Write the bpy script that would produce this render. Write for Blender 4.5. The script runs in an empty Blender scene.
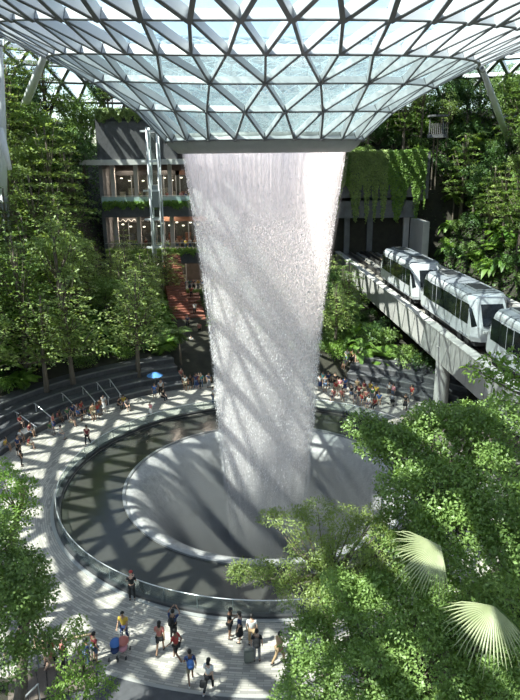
import bpy, bmesh, math, random
import numpy as np
from mathutils import Vector, Matrix, Euler
random.seed(7); RNG = np.random.default_rng(11)
PI = math.pi
C = bpy.context.scene.collection
S = bpy.context.scene

# ------------------------------------------------------------------ camera
CAM = Vector((-0.29, -33.9, 18.0)); FPX = 660.0; PITCH = 0.2912; ROLL = -0.010
_R = Vector((1, 0, 0)); _U = Vector((0, math.sin(PITCH), math.cos(PITCH))); _F = Vector((0, math.cos(PITCH), -math.sin(PITCH)))
CR = math.cos(ROLL) * _R + math.sin(ROLL) * _U
CU = -math.sin(ROLL) * _R + math.cos(ROLL) * _U
cam_data = bpy.data.cameras.new('camera'); cam = bpy.data.objects.new('camera', cam_data); C.objects.link(cam)
cam_data.sensor_fit = 'VERTICAL'; cam_data.sensor_height = 36.0; cam_data.lens = FPX / 700.0 * 36.0
cam_data.clip_end = 600
M3 = Matrix((CR, CU, -_F)).transposed()
cam.matrix_world = Matrix.Translation(CAM) @ M3.to_4x4()
S.camera = cam

# ------------------------------------------------------------------ world, sun, exposure
SUN_DIR = Vector((0.50, 0.25, -0.83)).normalized()      # the way the light travels
world = bpy.data.worlds.new('sky'); S.world = world; world.use_nodes = True
nt = world.node_tree; nt.nodes.clear()
def wn(t, **k):
    n = nt.nodes.new(t)
    for a, b in k.items(): setattr(n, a, b)
    return n
tc = wn('ShaderNodeTexCoord'); mp = wn('ShaderNodeMapping'); mp.inputs['Scale'].default_value = (1.0, 1.0, 1.7)
nz = wn('ShaderNodeTexNoise'); nz.inputs['Scale'].default_value = 2.3; nz.inputs['Detail'].default_value = 9; nz.inputs['Roughness'].default_value = .58
rp = wn('ShaderNodeValToRGB'); rp.color_ramp.elements[0].position = .48; rp.color_ramp.elements[1].position = .66
sky = wn('ShaderNodeTexSky'); sky.sky_type = 'NISHITA'; sky.sun_disc = False; sky.sun_elevation = math.radians(54); sky.sun_rotation = math.radians(285)
sc_ = wn('ShaderNodeVectorMath', operation='SCALE'); sc_.inputs['Scale'].default_value = .12
mx = wn('ShaderNodeMix', data_type='RGBA'); mx.inputs['B'].default_value = (.70, .73, .77, 1)
bg = wn('ShaderNodeBackground'); bg.inputs['Strength'].default_value = 1.9
wo = wn('ShaderNodeOutputWorld')
L = nt.links.new
L(tc.outputs['Generated'], mp.inputs['Vector']); L(mp.outputs[0], nz.inputs['Vector']); L(nz.outputs['Fac'], rp.inputs['Fac'])
L(sky.outputs[0], sc_.inputs[0]); L(rp.outputs['Color'], mx.inputs['Factor']); L(sc_.outputs[0], mx.inputs['A'])
L(mx.outputs['Result'], bg.inputs['Color']); L(bg.outputs[0], wo.inputs['Surface'])
sl = bpy.data.lights.new('sun', 'SUN'); sl.energy = 9.8; sl.angle = math.radians(.4); sl.color = (1, .95, .86)
so = bpy.data.objects.new('sun', sl); C.objects.link(so)
so.rotation_euler = SUN_DIR.to_track_quat('-Z', 'Y').to_euler(); so.location = (-40, 10, 80)
vs = S.view_settings; vs.view_transform = 'Standard'; vs.look = 'None'; vs.gamma = 1; vs.use_curve_mapping = False
vs.exposure = 0.55
cy = S.cycles
cy.volume_step_rate = 3; cy.volume_max_steps = 128
cy.max_bounces = 8; cy.diffuse_bounces = 5; cy.glossy_bounces = 3; cy.transmission_bounces = 4; cy.transparent_max_bounces = 24
cy.caustics_reflective = False; cy.caustics_refractive = False; cy.sample_clamp_indirect = 6

# ------------------------------------------------------------------ where a picture point lies in the place
def ray(px, py):
    u = (px - 260) / FPX; v = (350 - py) / FPX
    return (u * CR + v * CU + _F)
def G(px, py, z=0.0):            # on the level z
    d = ray(px, py); t = (z - CAM.z) / d.z
    return CAM + d * t
def PD(px, py, dist):            # at a horizontal distance from the viewpoint
    d = ray(px, py); t = dist / math.hypot(d.x, d.y)
    return CAM + d * t
def sstep(a, b, x):
    t = min(1, max(0, (x - a) / (b - a))); return t * t * (3 - 2 * t)

# ------------------------------------------------------------------ materials
MATS = {}
def mat(name, col=(.5, .5, .5), rough=.6, metal=0, var=0.0, vscale=3.0, spec=.5, bump=0.0, stretch=None, random_obj=0.0, coat=0):
    if name in MATS: return MATS[name]
    m = bpy.data.materials.new(name); m.use_nodes = True; t = m.node_tree; b = t.nodes['Principled BSDF']
    b.inputs['Base Color'].default_value = (*col, 1); b.inputs['Roughness'].default_value = rough; b.inputs['Metallic'].default_value = metal
    b.inputs['Specular IOR Level'].default_value = spec; b.inputs['Coat Weight'].default_value = coat
    if var or bump:
        c = t.nodes.new('ShaderNodeTexCoord'); n = t.nodes.new('ShaderNodeTexNoise'); n.inputs['Scale'].default_value = vscale
        n.inputs['Detail'].default_value = 6; n.inputs['Roughness'].default_value = .65
        if stretch:
            mpp = t.nodes.new('ShaderNodeMapping'); mpp.inputs['Scale'].default_value = stretch
            t.links.new(c.outputs['Object'], mpp.inputs['Vector']); t.links.new(mpp.outputs[0], n.inputs['Vector'])
        else: t.links.new(c.outputs['Object'], n.inputs['Vector'])
        r = t.nodes.new('ShaderNodeMapRange'); r.inputs['From Min'].default_value = .3; r.inputs['From Max'].default_value = .7
        r.inputs['To Min'].default_value = 1 - var; r.inputs['To Max'].default_value = 1 + var
        t.links.new(n.outputs['Fac'], r.inputs['Value'])
        v = t.nodes.new('ShaderNodeVectorMath'); v.operation = 'SCALE'; v.inputs[0].default_value = col
        t.links.new(r.outputs[0], v.inputs['Scale']); t.links.new(v.outputs[0], b.inputs['Base Color'])
        if bump:
            bp = t.nodes.new('ShaderNodeBump'); bp.inputs['Strength'].default_value = bump
            t.links.new(n.outputs['Fac'], bp.inputs['Height']); t.links.new(bp.outputs[0], b.inputs['Normal'])
    MATS[name] = m; return m

def leaf_mat(name, dark, light, trans=.35, nscale=.9, rough=.45):
    m = bpy.data.materials.new(name); m.use_nodes = True; t = m.node_tree; t.nodes.clear(); N = t.nodes.new; K = t.links.new
    at = N('ShaderNodeAttribute'); at.attribute_name = 'tone'
    c = N('ShaderNodeTexCoord'); n = N('ShaderNodeTexNoise'); n.inputs['Scale'].default_value = nscale; n.inputs['Detail'].default_value = 3
    K(c.outputs['Object'], n.inputs['Vector'])
    oi = N('ShaderNodeObjectInfo')
    a1 = N('ShaderNodeMath'); a1.operation = 'MULTIPLY_ADD'; a1.inputs[1].default_value = .5
    K(at.outputs['Fac'], a1.inputs[0]); K(n.outputs['Fac'], a1.inputs[2])
    a2 = N('ShaderNodeMath'); a2.operation = 'MULTIPLY_ADD'; a2.inputs[1].default_value = .35; K(oi.outputs['Random'], a2.inputs[0]); K(a1.outputs[0], a2.inputs[2])
    r = N('ShaderNodeMapRange'); r.inputs['From Min'].default_value = .35; r.inputs['From Max'].default_value = 1.2; K(a2.outputs[0], r.inputs['Value'])
    mxx = N('ShaderNodeMix'); mxx.data_type = 'RGBA'; mxx.inputs['A'].default_value = (*dark, 1); mxx.inputs['B'].default_value = (*light, 1)
    K(r.outputs[0], mxx.inputs['Factor'])
    d = N('ShaderNodeBsdfPrincipled'); d.inputs['Roughness'].default_value = rough; d.inputs['Specular IOR Level'].default_value = .45; K(mxx.outputs['Result'], d.inputs['Base Color'])
    tr = N('ShaderNodeBsdfTranslucent'); 
    g = N('ShaderNodeVectorMath'); g.operation = 'MULTIPLY'; g.inputs[1].default_value = (1.5, 1.5, .6); K(mxx.outputs['Result'], g.inputs[0]); K(g.outputs[0], tr.inputs['Color'])
    s = N('ShaderNodeMixShader'); s.inputs[0].default_value = trans; K(d.outputs[0], s.inputs[1]); K(tr.outputs[0], s.inputs[2])
    o = N('ShaderNodeOutputMaterial'); K(s.outputs[0], o.inputs['Surface']); MATS[name] = m; return m

LF = {
 'tier': leaf_mat('leaf_tiered', (.085, .145, .045), (.40, .50, .19)),
 'dense': leaf_mat('leaf_dense', (.05, .10, .03), (.24, .35, .11)),
 'dark': leaf_mat('leaf_dark', (.02, .055, .018), (.09, .17, .05), .28),
 'bright': leaf_mat('leaf_bright', (.08, .19, .03), (.28, .42, .10), .4),
 'near': leaf_mat('leaf_glossy_near', (.05, .11, .022), (.29, .42, .13), .32, .8, .42),
 'olive': leaf_mat('leaf_olive_near', (.10, .17, .035), (.38, .46, .17), .4, .9),
 'palm': leaf_mat('leaf_palm', (.09, .17, .04), (.30, .40, .13), .35),
 'fan': leaf_mat('leaf_fan_palm', (.34, .38, .19), (.68, .69, .46), .3, 2.2),
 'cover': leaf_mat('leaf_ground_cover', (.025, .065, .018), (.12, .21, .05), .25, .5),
}
BARK = mat('bark', (.16, .13, .10), .9, var=.35, vscale=4, stretch=(3, 3, .6))
STEEL = mat('white_painted_steel', (.74, .76, .77), .38, var=.04, vscale=.8)
STEELD = mat('grey_steel', (.32, .33, .34), .4, .4)
RAILM = mat('brushed_rail', (.72, .73, .74), .3, .7)
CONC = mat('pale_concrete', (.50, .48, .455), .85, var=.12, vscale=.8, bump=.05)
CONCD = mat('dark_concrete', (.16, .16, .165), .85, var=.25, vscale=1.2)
STONE = mat('dark_stone_steps', (.075, .075, .08), .75, var=.3, vscale=2.5)
STONEE = mat('step_edge_stone', (.17, .17, .17), .7, var=.2, vscale=2)
SOIL = mat('soil', (.035, .032, .022), .95, var=.4, vscale=1.5)
BLACK = mat('black_rubber', (.02, .02, .022), .5)

# ------------------------------------------------------------------ object helpers
def link_mesh(name, me, m, parent=None, smooth=False):
    o = bpy.data.objects.new(name, me); C.objects.link(o)
    ms = m if isinstance(m, (list, tuple)) else [m]
    if len(me.materials) == 0:
        for x in ms: me.materials.append(x)
    if smooth: me.polygons.foreach_set('use_smooth', [True] * len(me.polygons))
    if parent is not None: o.parent = parent
    return o
def obj(name, bm, m, parent=None, smooth=False):
    bmesh.ops.recalc_face_normals(bm, faces=bm.faces)
    me = bpy.data.meshes.new(name); bm.to_mesh(me); bm.free()
    return link_mesh(name, me, m, parent, smooth)
def tag(o, label=None, cat=None, group=None, kind=None):
    if label: o['label'] = label
    if cat: o['category'] = cat
    if group: o['group'] = group
    if kind: o['kind'] = kind
    return o
def empty(name, loc=(0, 0, 0), rz=0):
    o = bpy.data.objects.new(name, None); C.objects.link(o); o.empty_display_size = .2
    o.location = loc; o.rotation_euler = (0, 0, rz); return o
def kids(o): return [c for c in ALLK.get(o.name, [])]
ALLK = {}
def reg(parent):          # remember the children of a finished thing so that it can be copied
    for o in list(C.objects):
        if o.parent == parent: ALLK.setdefault(parent.name, []).append(o); reg(o)
def copy_tree(o, parent=None):
    c = o.copy(); C.objects.link(c)
    if parent is not None: c.parent = parent
    for ch in ALLK.get(o.name, []): copy_tree(ch, c)
    return c
def bx(bm, c, s, rz=0, mi=0, tilt=None):
    r = bmesh.ops.create_cube(bm, size=1)
    M = Matrix.Translation(Vector(c)) @ Matrix.Rotation(rz, 4, 'Z')
    if tilt is not None: M = M @ tilt
    M = M @ Matrix.Diagonal((*s, 1))
    bmesh.ops.transform(bm, matrix=M, verts=r['verts'])
    if mi:
        for f in {f for v in r['verts'] for f in v.link_faces}: f.material_index = mi
def beam(bm, a, b, w, h, up=Vector((0, 0, 1)), mi=0):
    a, b = Vector(a), Vector(b); d = (b - a); 
    if d.length < 1e-5: return
    x = d.normalized(); y = up.cross(x)
    if y.length < 1e-3: y = Vector((1, 0, 0)).cross(x)
    y.normalize(); z = x.cross(y)
    vs_ = []
    for p in (a, b):
        for sy, sz in ((-1, -1), (1, -1), (1, 1), (-1, 1)): vs_.append(bm.verts.new(p + y * (sy * w / 2) + z * (sz * h / 2)))
    for q in ((0, 1, 2, 3), (7, 6, 5, 4), (0, 4, 5, 1), (1, 5, 6, 2), (2, 6, 7, 3), (3, 7, 4, 0)):
        bm.faces.new([vs_[i] for i in q]).material_index = mi
def tube(bm, pts, rad, n=6, cap=True):
    rings = []
    pts = [Vector(p) for p in pts]
    for i, p in enumerate(pts):
        d = (pts[min(i + 1, len(pts) - 1)] - pts[max(i - 1, 0)]).normalized()
        a = d.orthogonal().normalized() if i == 0 else (a - d * a.dot(d)).normalized()
        b = d.cross(a); r = rad[i] if hasattr(rad, '__len__') else rad
        rings.append([bm.verts.new(p + (a * math.cos(2 * PI * k / n) + b * math.sin(2 * PI * k / n)) * r) for k in range(n)])
    for i in range(len(rings) - 1):
        for k in range(n): bm.faces.new((rings[i][k], rings[i][(k + 1) % n], rings[i + 1][(k + 1) % n], rings[i + 1][k]))
    if cap:
        bm.faces.new(rings[0][::-1]); bm.faces.new(rings[-1])
def lathe(bm, prof, n=128, a0=0, a1=2 * PI, closed_prof=False):
    full = abs(a1 - a0 - 2 * PI) < 1e-6; m = n if full else n + 1
    R = [[bm.verts.new((r * math.cos(a0 + (a1 - a0) * k / n), r * math.sin(a0 + (a1 - a0) * k / n), z)) for (r, z) in prof] for k in range(m)]
    for k in range(n):
        A, B = R[k], R[(k + 1) % m]
        for i in range(len(prof) if closed_prof else len(prof) - 1):
            j = (i + 1) % len(prof); bm.faces.new((A[i], B[i], B[j], A[j]))
    if closed_prof and not full:
        bm.faces.new(R[0]); bm.faces.new(R[-1][::-1])
def ell(bm, c, r, seg=10, rings=7):
    q = bmesh.ops.create_uvsphere(bm, u_segments=seg, v_segments=rings, radius=1)
    bmesh.ops.transform(bm, matrix=Matrix.Translation(Vector(c)) @ Matrix.Diagonal((*(r if hasattr(r, '__len__') else (r, r, r)), 1)), verts=q['verts'])
def grid_mesh(name, X, Y, Z):
    h, w = X.shape; co = np.stack([X, Y, Z], -1).reshape(-1, 3)
    i = np.arange(h * w).reshape(h, w); F = np.stack([i[:-1, :-1], i[:-1, 1:], i[1:, 1:], i[1:, :-1]], -1).reshape(-1, 4)
    return np_mesh(name, co, F)
def np_mesh(name, co, F, tone=None):
    me = bpy.data.meshes.new(name); k = F.shape[1]
    me.vertices.add(len(co)); me.vertices.foreach_set('co', co.astype(np.float32).ravel())
    me.loops.add(F.size); me.loops.foreach_set('vertex_index', F.astype(np.int32).ravel())
    me.polygons.add(len(F)); me.polygons.foreach_set('loop_start', np.arange(0, F.size, k, dtype=np.int32)); me.polygons.foreach_set('loop_total', np.full(len(F), k, dtype=np.int32))
    me.update(calc_edges=True)
    if tone is not None:
        at = me.attributes.new('tone', 'FLOAT', 'FACE'); at.data.foreach_set('value', tone.astype(np.float32))
    return me

# ------------------------------------------------------------------ leaves
def leaf_mesh(name, P, D, Nn, size, aspect=.5, fold=.12):
    """one pointed leaf per row: P foot, D way it points, Nn the way its face looks"""
    D = D / (np.linalg.norm(D, axis=1, keepdims=True) + 1e-9)
    W = np.cross(D, Nn); W /= (np.linalg.norm(W, axis=1, keepdims=True) + 1e-9); U = np.cross(W, D)
    s = size[:, None]
    v0 = P; v1 = P + D * s * .5 + W * s * aspect * .5 + U * s * fold; v2 = P + D * s; v3 = P + D * s * .5 - W * s * aspect * .5 + U * s * fold
    co = np.stack([v0, v1, v2, v3], 1).reshape(-1, 3)
    F = np.arange(len(P) * 4).reshape(-1, 4)
    return np_mesh(name, co, F, RNG.random(len(P)))
def unit(n):
    v = RNG.normal(size=(n, 3)); return v / np.linalg.norm(v, axis=1, keepdims=True)
def blob_leaves(blobs, dens, size, up=.6, rnd=.7, shell=.45, under=.35):
    """leaves around ellipsoids; blobs: (cx,cy,cz, rx,ry,rz)"""
    P, D, Nn, Sz = [], [], [], []
    for (cx, cy_, cz, rx, ry, rz) in blobs:
        n = int(dens * (rx * ry + rx * rz + ry * rz) / 3 * 4 * PI / (size * size))
        u = unit(n); keep = (u[:, 2] > -under) | (RNG.random(n) < .35); u = u[keep]; n = len(u)
        rr = (1 - shell * RNG.random(n) ** 1.6) * (1 + .12 * RNG.normal(size=n))
        p = u * rr[:, None] * np.array([rx, ry, rz]) + np.array([cx, cy_, cz])
        nn = u * .7 + np.array([0, 0, up]) + RNG.normal(size=(n, 3)) * rnd * .5
        d = RNG.normal(size=(n, 3)) * .7 + u * .7 + np.array([0, 0, -.25])
        P.append(p); D.append(d); Nn.append(nn); Sz.append(size * (0.7 + .6 * RNG.random(n)))
    return np.concatenate(P), np.concatenate(D), np.concatenate(Nn), np.concatenate(Sz)

def crown_blobs(n, R, H, z0, small=.42):
    out = []
    for i in range(n):
        a = i * 2.399 + random.random(); t = (i + .5) / n; r = R * math.sqrt(random.random()) * .85
        zz = z0 + H * random.random() * (1 - (r / R) ** 2 * .5); s = R * small * (0.7 + .6 * random.random())
        out.append((r * math.cos(a), r * math.sin(a), zz, s, s, s * .75))
    return out

def trunk_bm(h, r, branches, lean=.3):
    bm = bmesh.new(); p = Vector((0, 0, -.3)); pts = [p]; rad = [r * 1.25]
    dx, dy = random.uniform(-lean, lean), random.uniform(-lean, lean)
    for i in range(1, 7):
        t = i / 6; pts.append(Vector((dx * t * t + .05 * random.uniform(-1, 1), dy * t * t + .05 * random.uniform(-1, 1), h * t))); rad.append(r * (1 - .75 * t))
    tube(bm, pts, rad, 8)
    for b in branches:
        b = Vector(b[:3]); k = min(5, max(2, int(6 * min(1, (b.z * .75) / h)))); a = pts[k]
        mid = a.lerp(b, .5) + Vector((0, 0, -.12 * (b - a).length))
        tube(bm, [a, mid, b], [r * .3, r * .18, r * .04], 5)
    return bm

PROT = {}
def make_tree(kind, name, h, R, seed, lm, leaf, nb=10, dens=.5, flat=False):
    random.seed(seed)
    t = empty(name)
    if flat:             # branches in tiers, flat sprays of leaves
        br, P, D, Nn, Sz = [], [], [], [], []
        nt_ = nb; 
        for i in range(nt_):
            tt = (i + 1) / nt_; z = h * (.30 + .68 * tt); L = R * (1.05 - .75 * tt ** 1.6) * random.uniform(.85, 1.12)
            k = 7 if tt < .8 else 5; a0 = random.random() * 6.28
            for j in range(k):
                a = a0 + j * 2 * PI / k + random.uniform(-.25, .25); l = L * random.uniform(.7, 1.1)
                dv = np.array([math.cos(a), math.sin(a), 0]); sv = np.array([-dv[1], dv[0], 0])
                br.append((dv[0] * l * .9, dv[1] * l * .9, z + .1))
                n = int(dens * l * l * .55 / (leaf * leaf))
                s = RNG.random(n) ** .75; w = (RNG.random(n) - .5) * 2 * (.10 + .42 * l * np.sin(np.clip(s, .05, 1) * 2.6) ** 1)
                zz = z + .12 * l * s - .22 * l * s ** 3 + RNG.normal(size=n) * .05 + .07 * np.sin(w * 6)
                p = s[:, None] * l * dv + w[:, None] * sv; p[:, 2] = zz
                d = dv[None] * .8 + sv[None] * np.sign(w)[:, None] * .8 + RNG.normal(size=(n, 3)) * .3
                P.append(p); D.append(d); Nn.append(np.array([0, 0, 1.]) + RNG.normal(size=(n, 3)) * .3); Sz.append(leaf * (.7 + .7 * RNG.random(n)))
        me = leaf_mesh('crown', *[np.concatenate(q) for q in (P, D, Nn, Sz)], aspect=.55)
        tb = trunk_bm(h * .97, .11 + .012 * h, br[::2])
    else:
        bl = crown_blobs(nb, R, h * .5, h * .45)
        me = leaf_mesh('crown', *blob_leaves(bl, dens, leaf), aspect=.55)
        tb = trunk_bm(h * .8, .12 + .012 * h, bl)
    obj('trunk', tb, BARK, t, True)
    c = link_mesh('crown', me, LF[lm], t); reg(t)
    t.location = (0, 0, -60); PROT[kind] = [t, False]
    return t
def make_palm(kind, h, L, n, seed, lm='palm', trunk=True, name='feather_palm', leaf_w=.035, pend=.9):
    random.seed(seed); t = empty(name); P, D, Nn, Sz = [], [], [], []; rb = bmesh.new()
    for i in range(n):
        a = i * 2.4 + random.random() * .3; el = random.uniform(.15, 1.25) if trunk else random.uniform(.5, 1.3)
        ln = L * random.uniform(.8, 1.1); dv = Vector((math.cos(a), math.sin(a), 0)); sv = Vector((-dv.y, dv.x, 0)); p = Vector((0, 0, h)); ang = el; pts = [p.copy()]
        K = 12
        for k in range(K):
            p = p + (dv * math.cos(ang) + Vector((0, 0, math.sin(ang)))) * (ln / K); ang -= pend * 1.9 / K; pts.append(p.copy())
            d = (pts[-1] - pts[-2]).normalized()
            if k < 1: continue
            for q in range(4):
                f = (k + q / 4) / K; lf = ln * .34 * math.sin(PI * min(.97, f * .9 + .1)) + .06; base = pts[-2].lerp(pts[-1], q / 4)
                for sg in (-1, 1):
                    P.append(base); D.append(sv * sg + d * .6 + Vector((0, 0, -.35 + .1 * random.random()))); Nn.append(Vector((0, 0, 1)) + sv * .3 * sg); Sz.append(lf)
        tube(rb, pts[::3], [.035, .03, .022, .015, .008][:len(pts[::3])], 4)
    me = leaf_mesh('fronds', np.array(P), np.array(D), np.array(Nn), np.array(Sz), aspect=.14, fold=.01)
    if trunk:
        tb = bmesh.new(); tube(tb, [(0, 0, -.3), (.03, .02, h * .5), (0, 0, h)], [.17, .12, .10], 8); obj('trunk', tb, BARK, t, True)
    f = link_mesh('fronds', me, LF[lm], t); obj('frond_stem', rb, LF[lm], f); reg(t); t.location = (0, 0, -60); PROT[kind] = [t, False]
def make_shrub(kind, R, H, seed, lm, leaf, name='leafy_shrub', nb=7, dens=.5):
    random.seed(seed); t = empty(name); bl = crown_blobs(nb, R, H * .55, H * .25, .5)
    me = leaf_mesh('foliage', *blob_leaves(bl, dens, leaf), aspect=.6)
    sb = bmesh.new()
    for b in bl[:5]: tube(sb, [(0, 0, -.2), (b[0] * .4, b[1] * .4, b[2] * .5), b[:3]], [.05, .035, .012], 4)
    obj('stem', sb, BARK, t); link_mesh('foliage', me, LF[lm], t); reg(t); t.location = (0, 0, -60); PROT[kind] = [t, False]
def make_bigleaf(kind, R, H, seed, lm='bright', name='broad_leaved_plant', n=26):
    random.seed(seed); t = empty(name); bm = bmesh.new(); sb = bmesh.new()
    for i in range(n):
        a = i * 2.4; el = random.uniform(.35, 1.35); l = R * random.uniform(.8, 1.1); dv = Vector((math.cos(a), math.sin(a), 0)); sv = Vector((-dv.y, dv.x, 0))
        p0 = Vector((0, 0, H * .3)); p1 = p0 + (dv * math.cos(el) + Vector((0, 0, math.sin(el)))) * l * .5; tube(sb, [(0, 0, 0), p0, p1], [.04, .03, .015], 4)
        prev = None
        for k in range(7):
            s = k / 6; w = l * .17 * math.sin(PI * min(.98, s * .92 + .06)); e2 = el - s * 1.3; p = p1 + (dv * math.cos(el - s * .6) + Vector((0, 0, math.sin(el - s * 1.2) * 1.0))) * l * .75 * s
            r = [bm.verts.new(p - sv * w + Vector((0, 0, w * .25))), bm.verts.new(p), bm.verts.new(p + sv * w + Vector((0, 0, w * .25)))]
            if prev: bm.faces.new((prev[0], prev[1], r[1], r[0])); bm.faces.new((prev[1], prev[2], r[2], r[1]))
            prev = r
    obj('stem', sb, LF['dense'], t); obj('foliage', bm, LF[lm], t, True); reg(t); t.location = (0, 0, -60); PROT[kind] = [t, False]
def plant(kind, loc, s=1.0, rz=None, label=None, cat='tree', group=None, name=None, sz=None):
    p = PROT[kind]
    if not p[1]: o = p[0]; p[1] = True
    else: o = copy_tree(p[0])
    o.location = loc; o.rotation_euler = (0, 0, random.uniform(0, 6.28) if rz is None else rz); o.scale = (s, s, sz or s)
    if name: o.name = name
    for k in ('label', 'category', 'group'):
        if k in o: del o[k]
    tag(o, label, cat, group); return o

# ================================================================== THE SETTING
def node_mat(name):
    m = bpy.data.materials.new(name); m.use_nodes = True; m.node_tree.nodes.clear(); MATS[name] = m
    return m, m.node_tree, m.node_tree.nodes.new, m.node_tree.links.new
def paving():
    m, t, N, K = node_mat('promenade_paving')
    c = N('ShaderNodeTexCoord'); sp = N('ShaderNodeSeparateXYZ'); K(c.outputs['Object'], sp.inputs[0])
    at = N('ShaderNodeMath'); at.operation = 'ARCTAN2'; K(sp.outputs['Y'], at.inputs[0]); K(sp.outputs['X'], at.inputs[1])
    am = N('ShaderNodeMath'); am.operation = 'MULTIPLY'; am.inputs[1].default_value = 14.0; K(at.outputs[0], am.inputs[0])
    ln = N('ShaderNodeVectorMath'); ln.operation = 'LENGTH'; K(c.outputs['Object'], ln.inputs[0])
    cb = N('ShaderNodeCombineXYZ'); K(am.outputs[0], cb.inputs[0]); K(ln.outputs['Value'], cb.inputs[1])
    b = N('ShaderNodeTexBrick'); K(cb.outputs[0], b.inputs['Vector']); b.inputs['Scale'].default_value = 1
    b.inputs['Brick Width'].default_value = .5; b.inputs['Row Height'].default_value = .11; b.inputs['Mortar Size'].default_value = .012
    b.inputs['Color1'].default_value = (.50, .46, .40, 1); b.inputs['Color2'].default_value = (.19, .18, .17, 1); b.inputs['Mortar'].default_value = (.25, .24, .22, 1); b.inputs['Bias'].default_value = -.25
    n = N('ShaderNodeTexNoise'); n.inputs['Scale'].default_value = .5; n.inputs['Detail'].default_value = 5; K(c.outputs['Object'], n.inputs['Vector'])
    r = N('ShaderNodeMapRange'); r.inputs['To Min'].default_value = .8; r.inputs['To Max'].default_value = 1.15; K(n.outputs['Fac'], r.inputs['Value'])
    s = N('ShaderNodeVectorMath'); s.operation = 'SCALE'; K(b.outputs['Color'], s.inputs[0]); K(r.outputs[0], s.inputs['Scale'])
    p = N('ShaderNodeBsdfPrincipled'); p.inputs['Roughness'].default_value = .55; K(s.outputs[0], p.inputs['Base Color'])
    o = N('ShaderNodeOutputMaterial'); K(p.outputs[0], o.inputs[0]); return m
RP = 16.6        # outer radius of the promenade
bm = bmesh.new(); lathe(bm, [(11.3, 0), (13, 0), (15, 0), (17.6, 0)], 160)
tag(obj('floor', bm, paving()), kind='structure')

def xt(y): return 13.2 - .074 * y        # the left edge of the guideway
def gz(x, y):
    r = math.hypot(x, y); z = -.05
    if r < 17: return z
    ok = sstep(-24, -12, y)
    wl = sstep(-6, -17, x) * sstep(-16, 0, y)
    z += ok * sstep(17, 22, r) * (1.9 if x < 2 else 1.5) * (1 if r < 60 else 1)
    z += wl * min(17, max(0, (r - 21.5) * .64)) * (1 - .8 * sstep(-23, -16, x) * sstep(12, 28, y))
    e = x - xt(y) - 9.2
    z = max(z, min(17, max(-1, (e - 2.6) * 1.35)) * sstep(-28, -18, y) + (4.6 if e > 0 else 0) * sstep(0, 1.2, e)) if e > 0 else z
    if y > 49 and x > 1: z = max(z, sstep(49.5, 52.5, y) * 16.5 + min(7, max(0, (y - 52) * .6)))
    if y > 47 and x <= 1: z = max(z, sstep(47, 60, y) * 8)
    return z
xs = np.concatenate([np.linspace(-60, -30, 16), np.linspace(-29, 32, 90), np.linspace(33, 62, 16)]); ys = np.concatenate([np.linspace(-40, 60, 130), np.linspace(61, 80, 12)])
X, Y = np.meshgrid(xs, ys); Z = np.vectorize(gz)(X, Y) + RNG.normal(size=X.shape) * .04 * (np.hypot(X, Y) > 19)
inside = np.hypot(X, Y) < 15.5; Z[inside] = -9
tag(link_mesh('ground', grid_mesh('ground', X, Y, Z), SOIL, smooth=True), kind='structure')

# pool: funnel basin, dark shallow water round it
def bowl_mat():
    m, t, N, K = node_mat('wet_grey_funnel')
    c = N('ShaderNodeTexCoord'); n = N('ShaderNodeTexNoise'); n.inputs['Scale'].default_value = 3.2; n.inputs['Detail'].default_value = 8; n.inputs['Roughness'].default_value = .7
    K(c.outputs['Object'], n.inputs['Vector'])
    r = N('ShaderNodeMapRange'); r.inputs['From Min'].default_value = .35; r.inputs['From Max'].default_value = .7; r.inputs['To Min'].default_value = .75; r.inputs['To Max'].default_value = 1.35; K(n.outputs['Fac'], r.inputs['Value'])
    s = N('ShaderNodeVectorMath'); s.operation = 'SCALE'; s.inputs[0].default_value = (.36, .35, .345); K(r.outputs[0], s.inputs['Scale'])
    bp = N('ShaderNodeBump'); bp.inputs['Strength'].default_value = .35; bp.inputs['Distance'].default_value = .08; K(n.outputs['Fac'], bp.inputs['Height'])
    p = N('ShaderNodeBsdfPrincipled'); p.inputs['Roughness'].default_value = .28; p.inputs['Coat Weight'].default_value = .4; K(s.outputs[0], p.inputs['Base Color']); K(bp.outputs[0], p.inputs['Normal'])
    o = N('ShaderNodeOutputMaterial'); K(p.outputs[0], o.inputs[0]); return m
BP = [(7.95, -.02), (7.75, .03), (7.45, -.03), (7.05, -.28), (6.55, -.8), (6.0, -1.55), (5.4, -2.55), (4.8, -3.8), (4.2, -5.2), (3.7, -6.6), (3.3, -8.2), (3.1, -10.0), (0.01, -10.0)]
bm = bmesh.new(); lathe(bm, BP, 128); o = obj('pool_basin', bm, bowl_mat(), smooth=True); tag(o, kind='structure')
def pool_mat():
    m, t, N, K = node_mat('dark_shallow_water')
    c = N('ShaderNodeTexCoord'); n = N('ShaderNodeTexNoise'); n.inputs['Scale'].default_value = 1.6; n.inputs['Detail'].default_value = 6; K(c.outputs['Object'], n.inputs['Vector'])
    n2 = N('ShaderNodeTexNoise'); n2.inputs['Scale'].default_value = .35; n2.inputs['Detail'].default_value = 3; K(c.outputs['Object'], n2.inputs['Vector'])
    r = N('ShaderNodeMix'); r.data_type = 'RGBA'; r.inputs['A'].default_value = (.036, .035, .028, 1); r.inputs['B'].default_value = (.062, .062, .058, 1); K(n2.outputs['Fac'], r.inputs['Factor'])
    bp = N('ShaderNodeBump'); bp.inputs['Strength'].default_value = .12; bp.inputs['Distance'].default_value = .05; K(n.outputs['Fac'], bp.inputs['Height'])
    p = N('ShaderNodeBsdfPrincipled'); p.inputs['Roughness'].default_value = .13; K(r.outputs['Result'], p.inputs['Base Color']); K(bp.outputs[0], p.inputs['Normal'])
    o = N('ShaderNodeOutputMaterial'); K(p.outputs[0], o.inputs[0]); return m
bm = bmesh.new(); lathe(bm, [(7.94, -.03), (9, -.03), (10.2, -.03), (11.35, -.03)], 160); tag(obj('pool_water', bm, pool_mat()), kind='structure')
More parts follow.
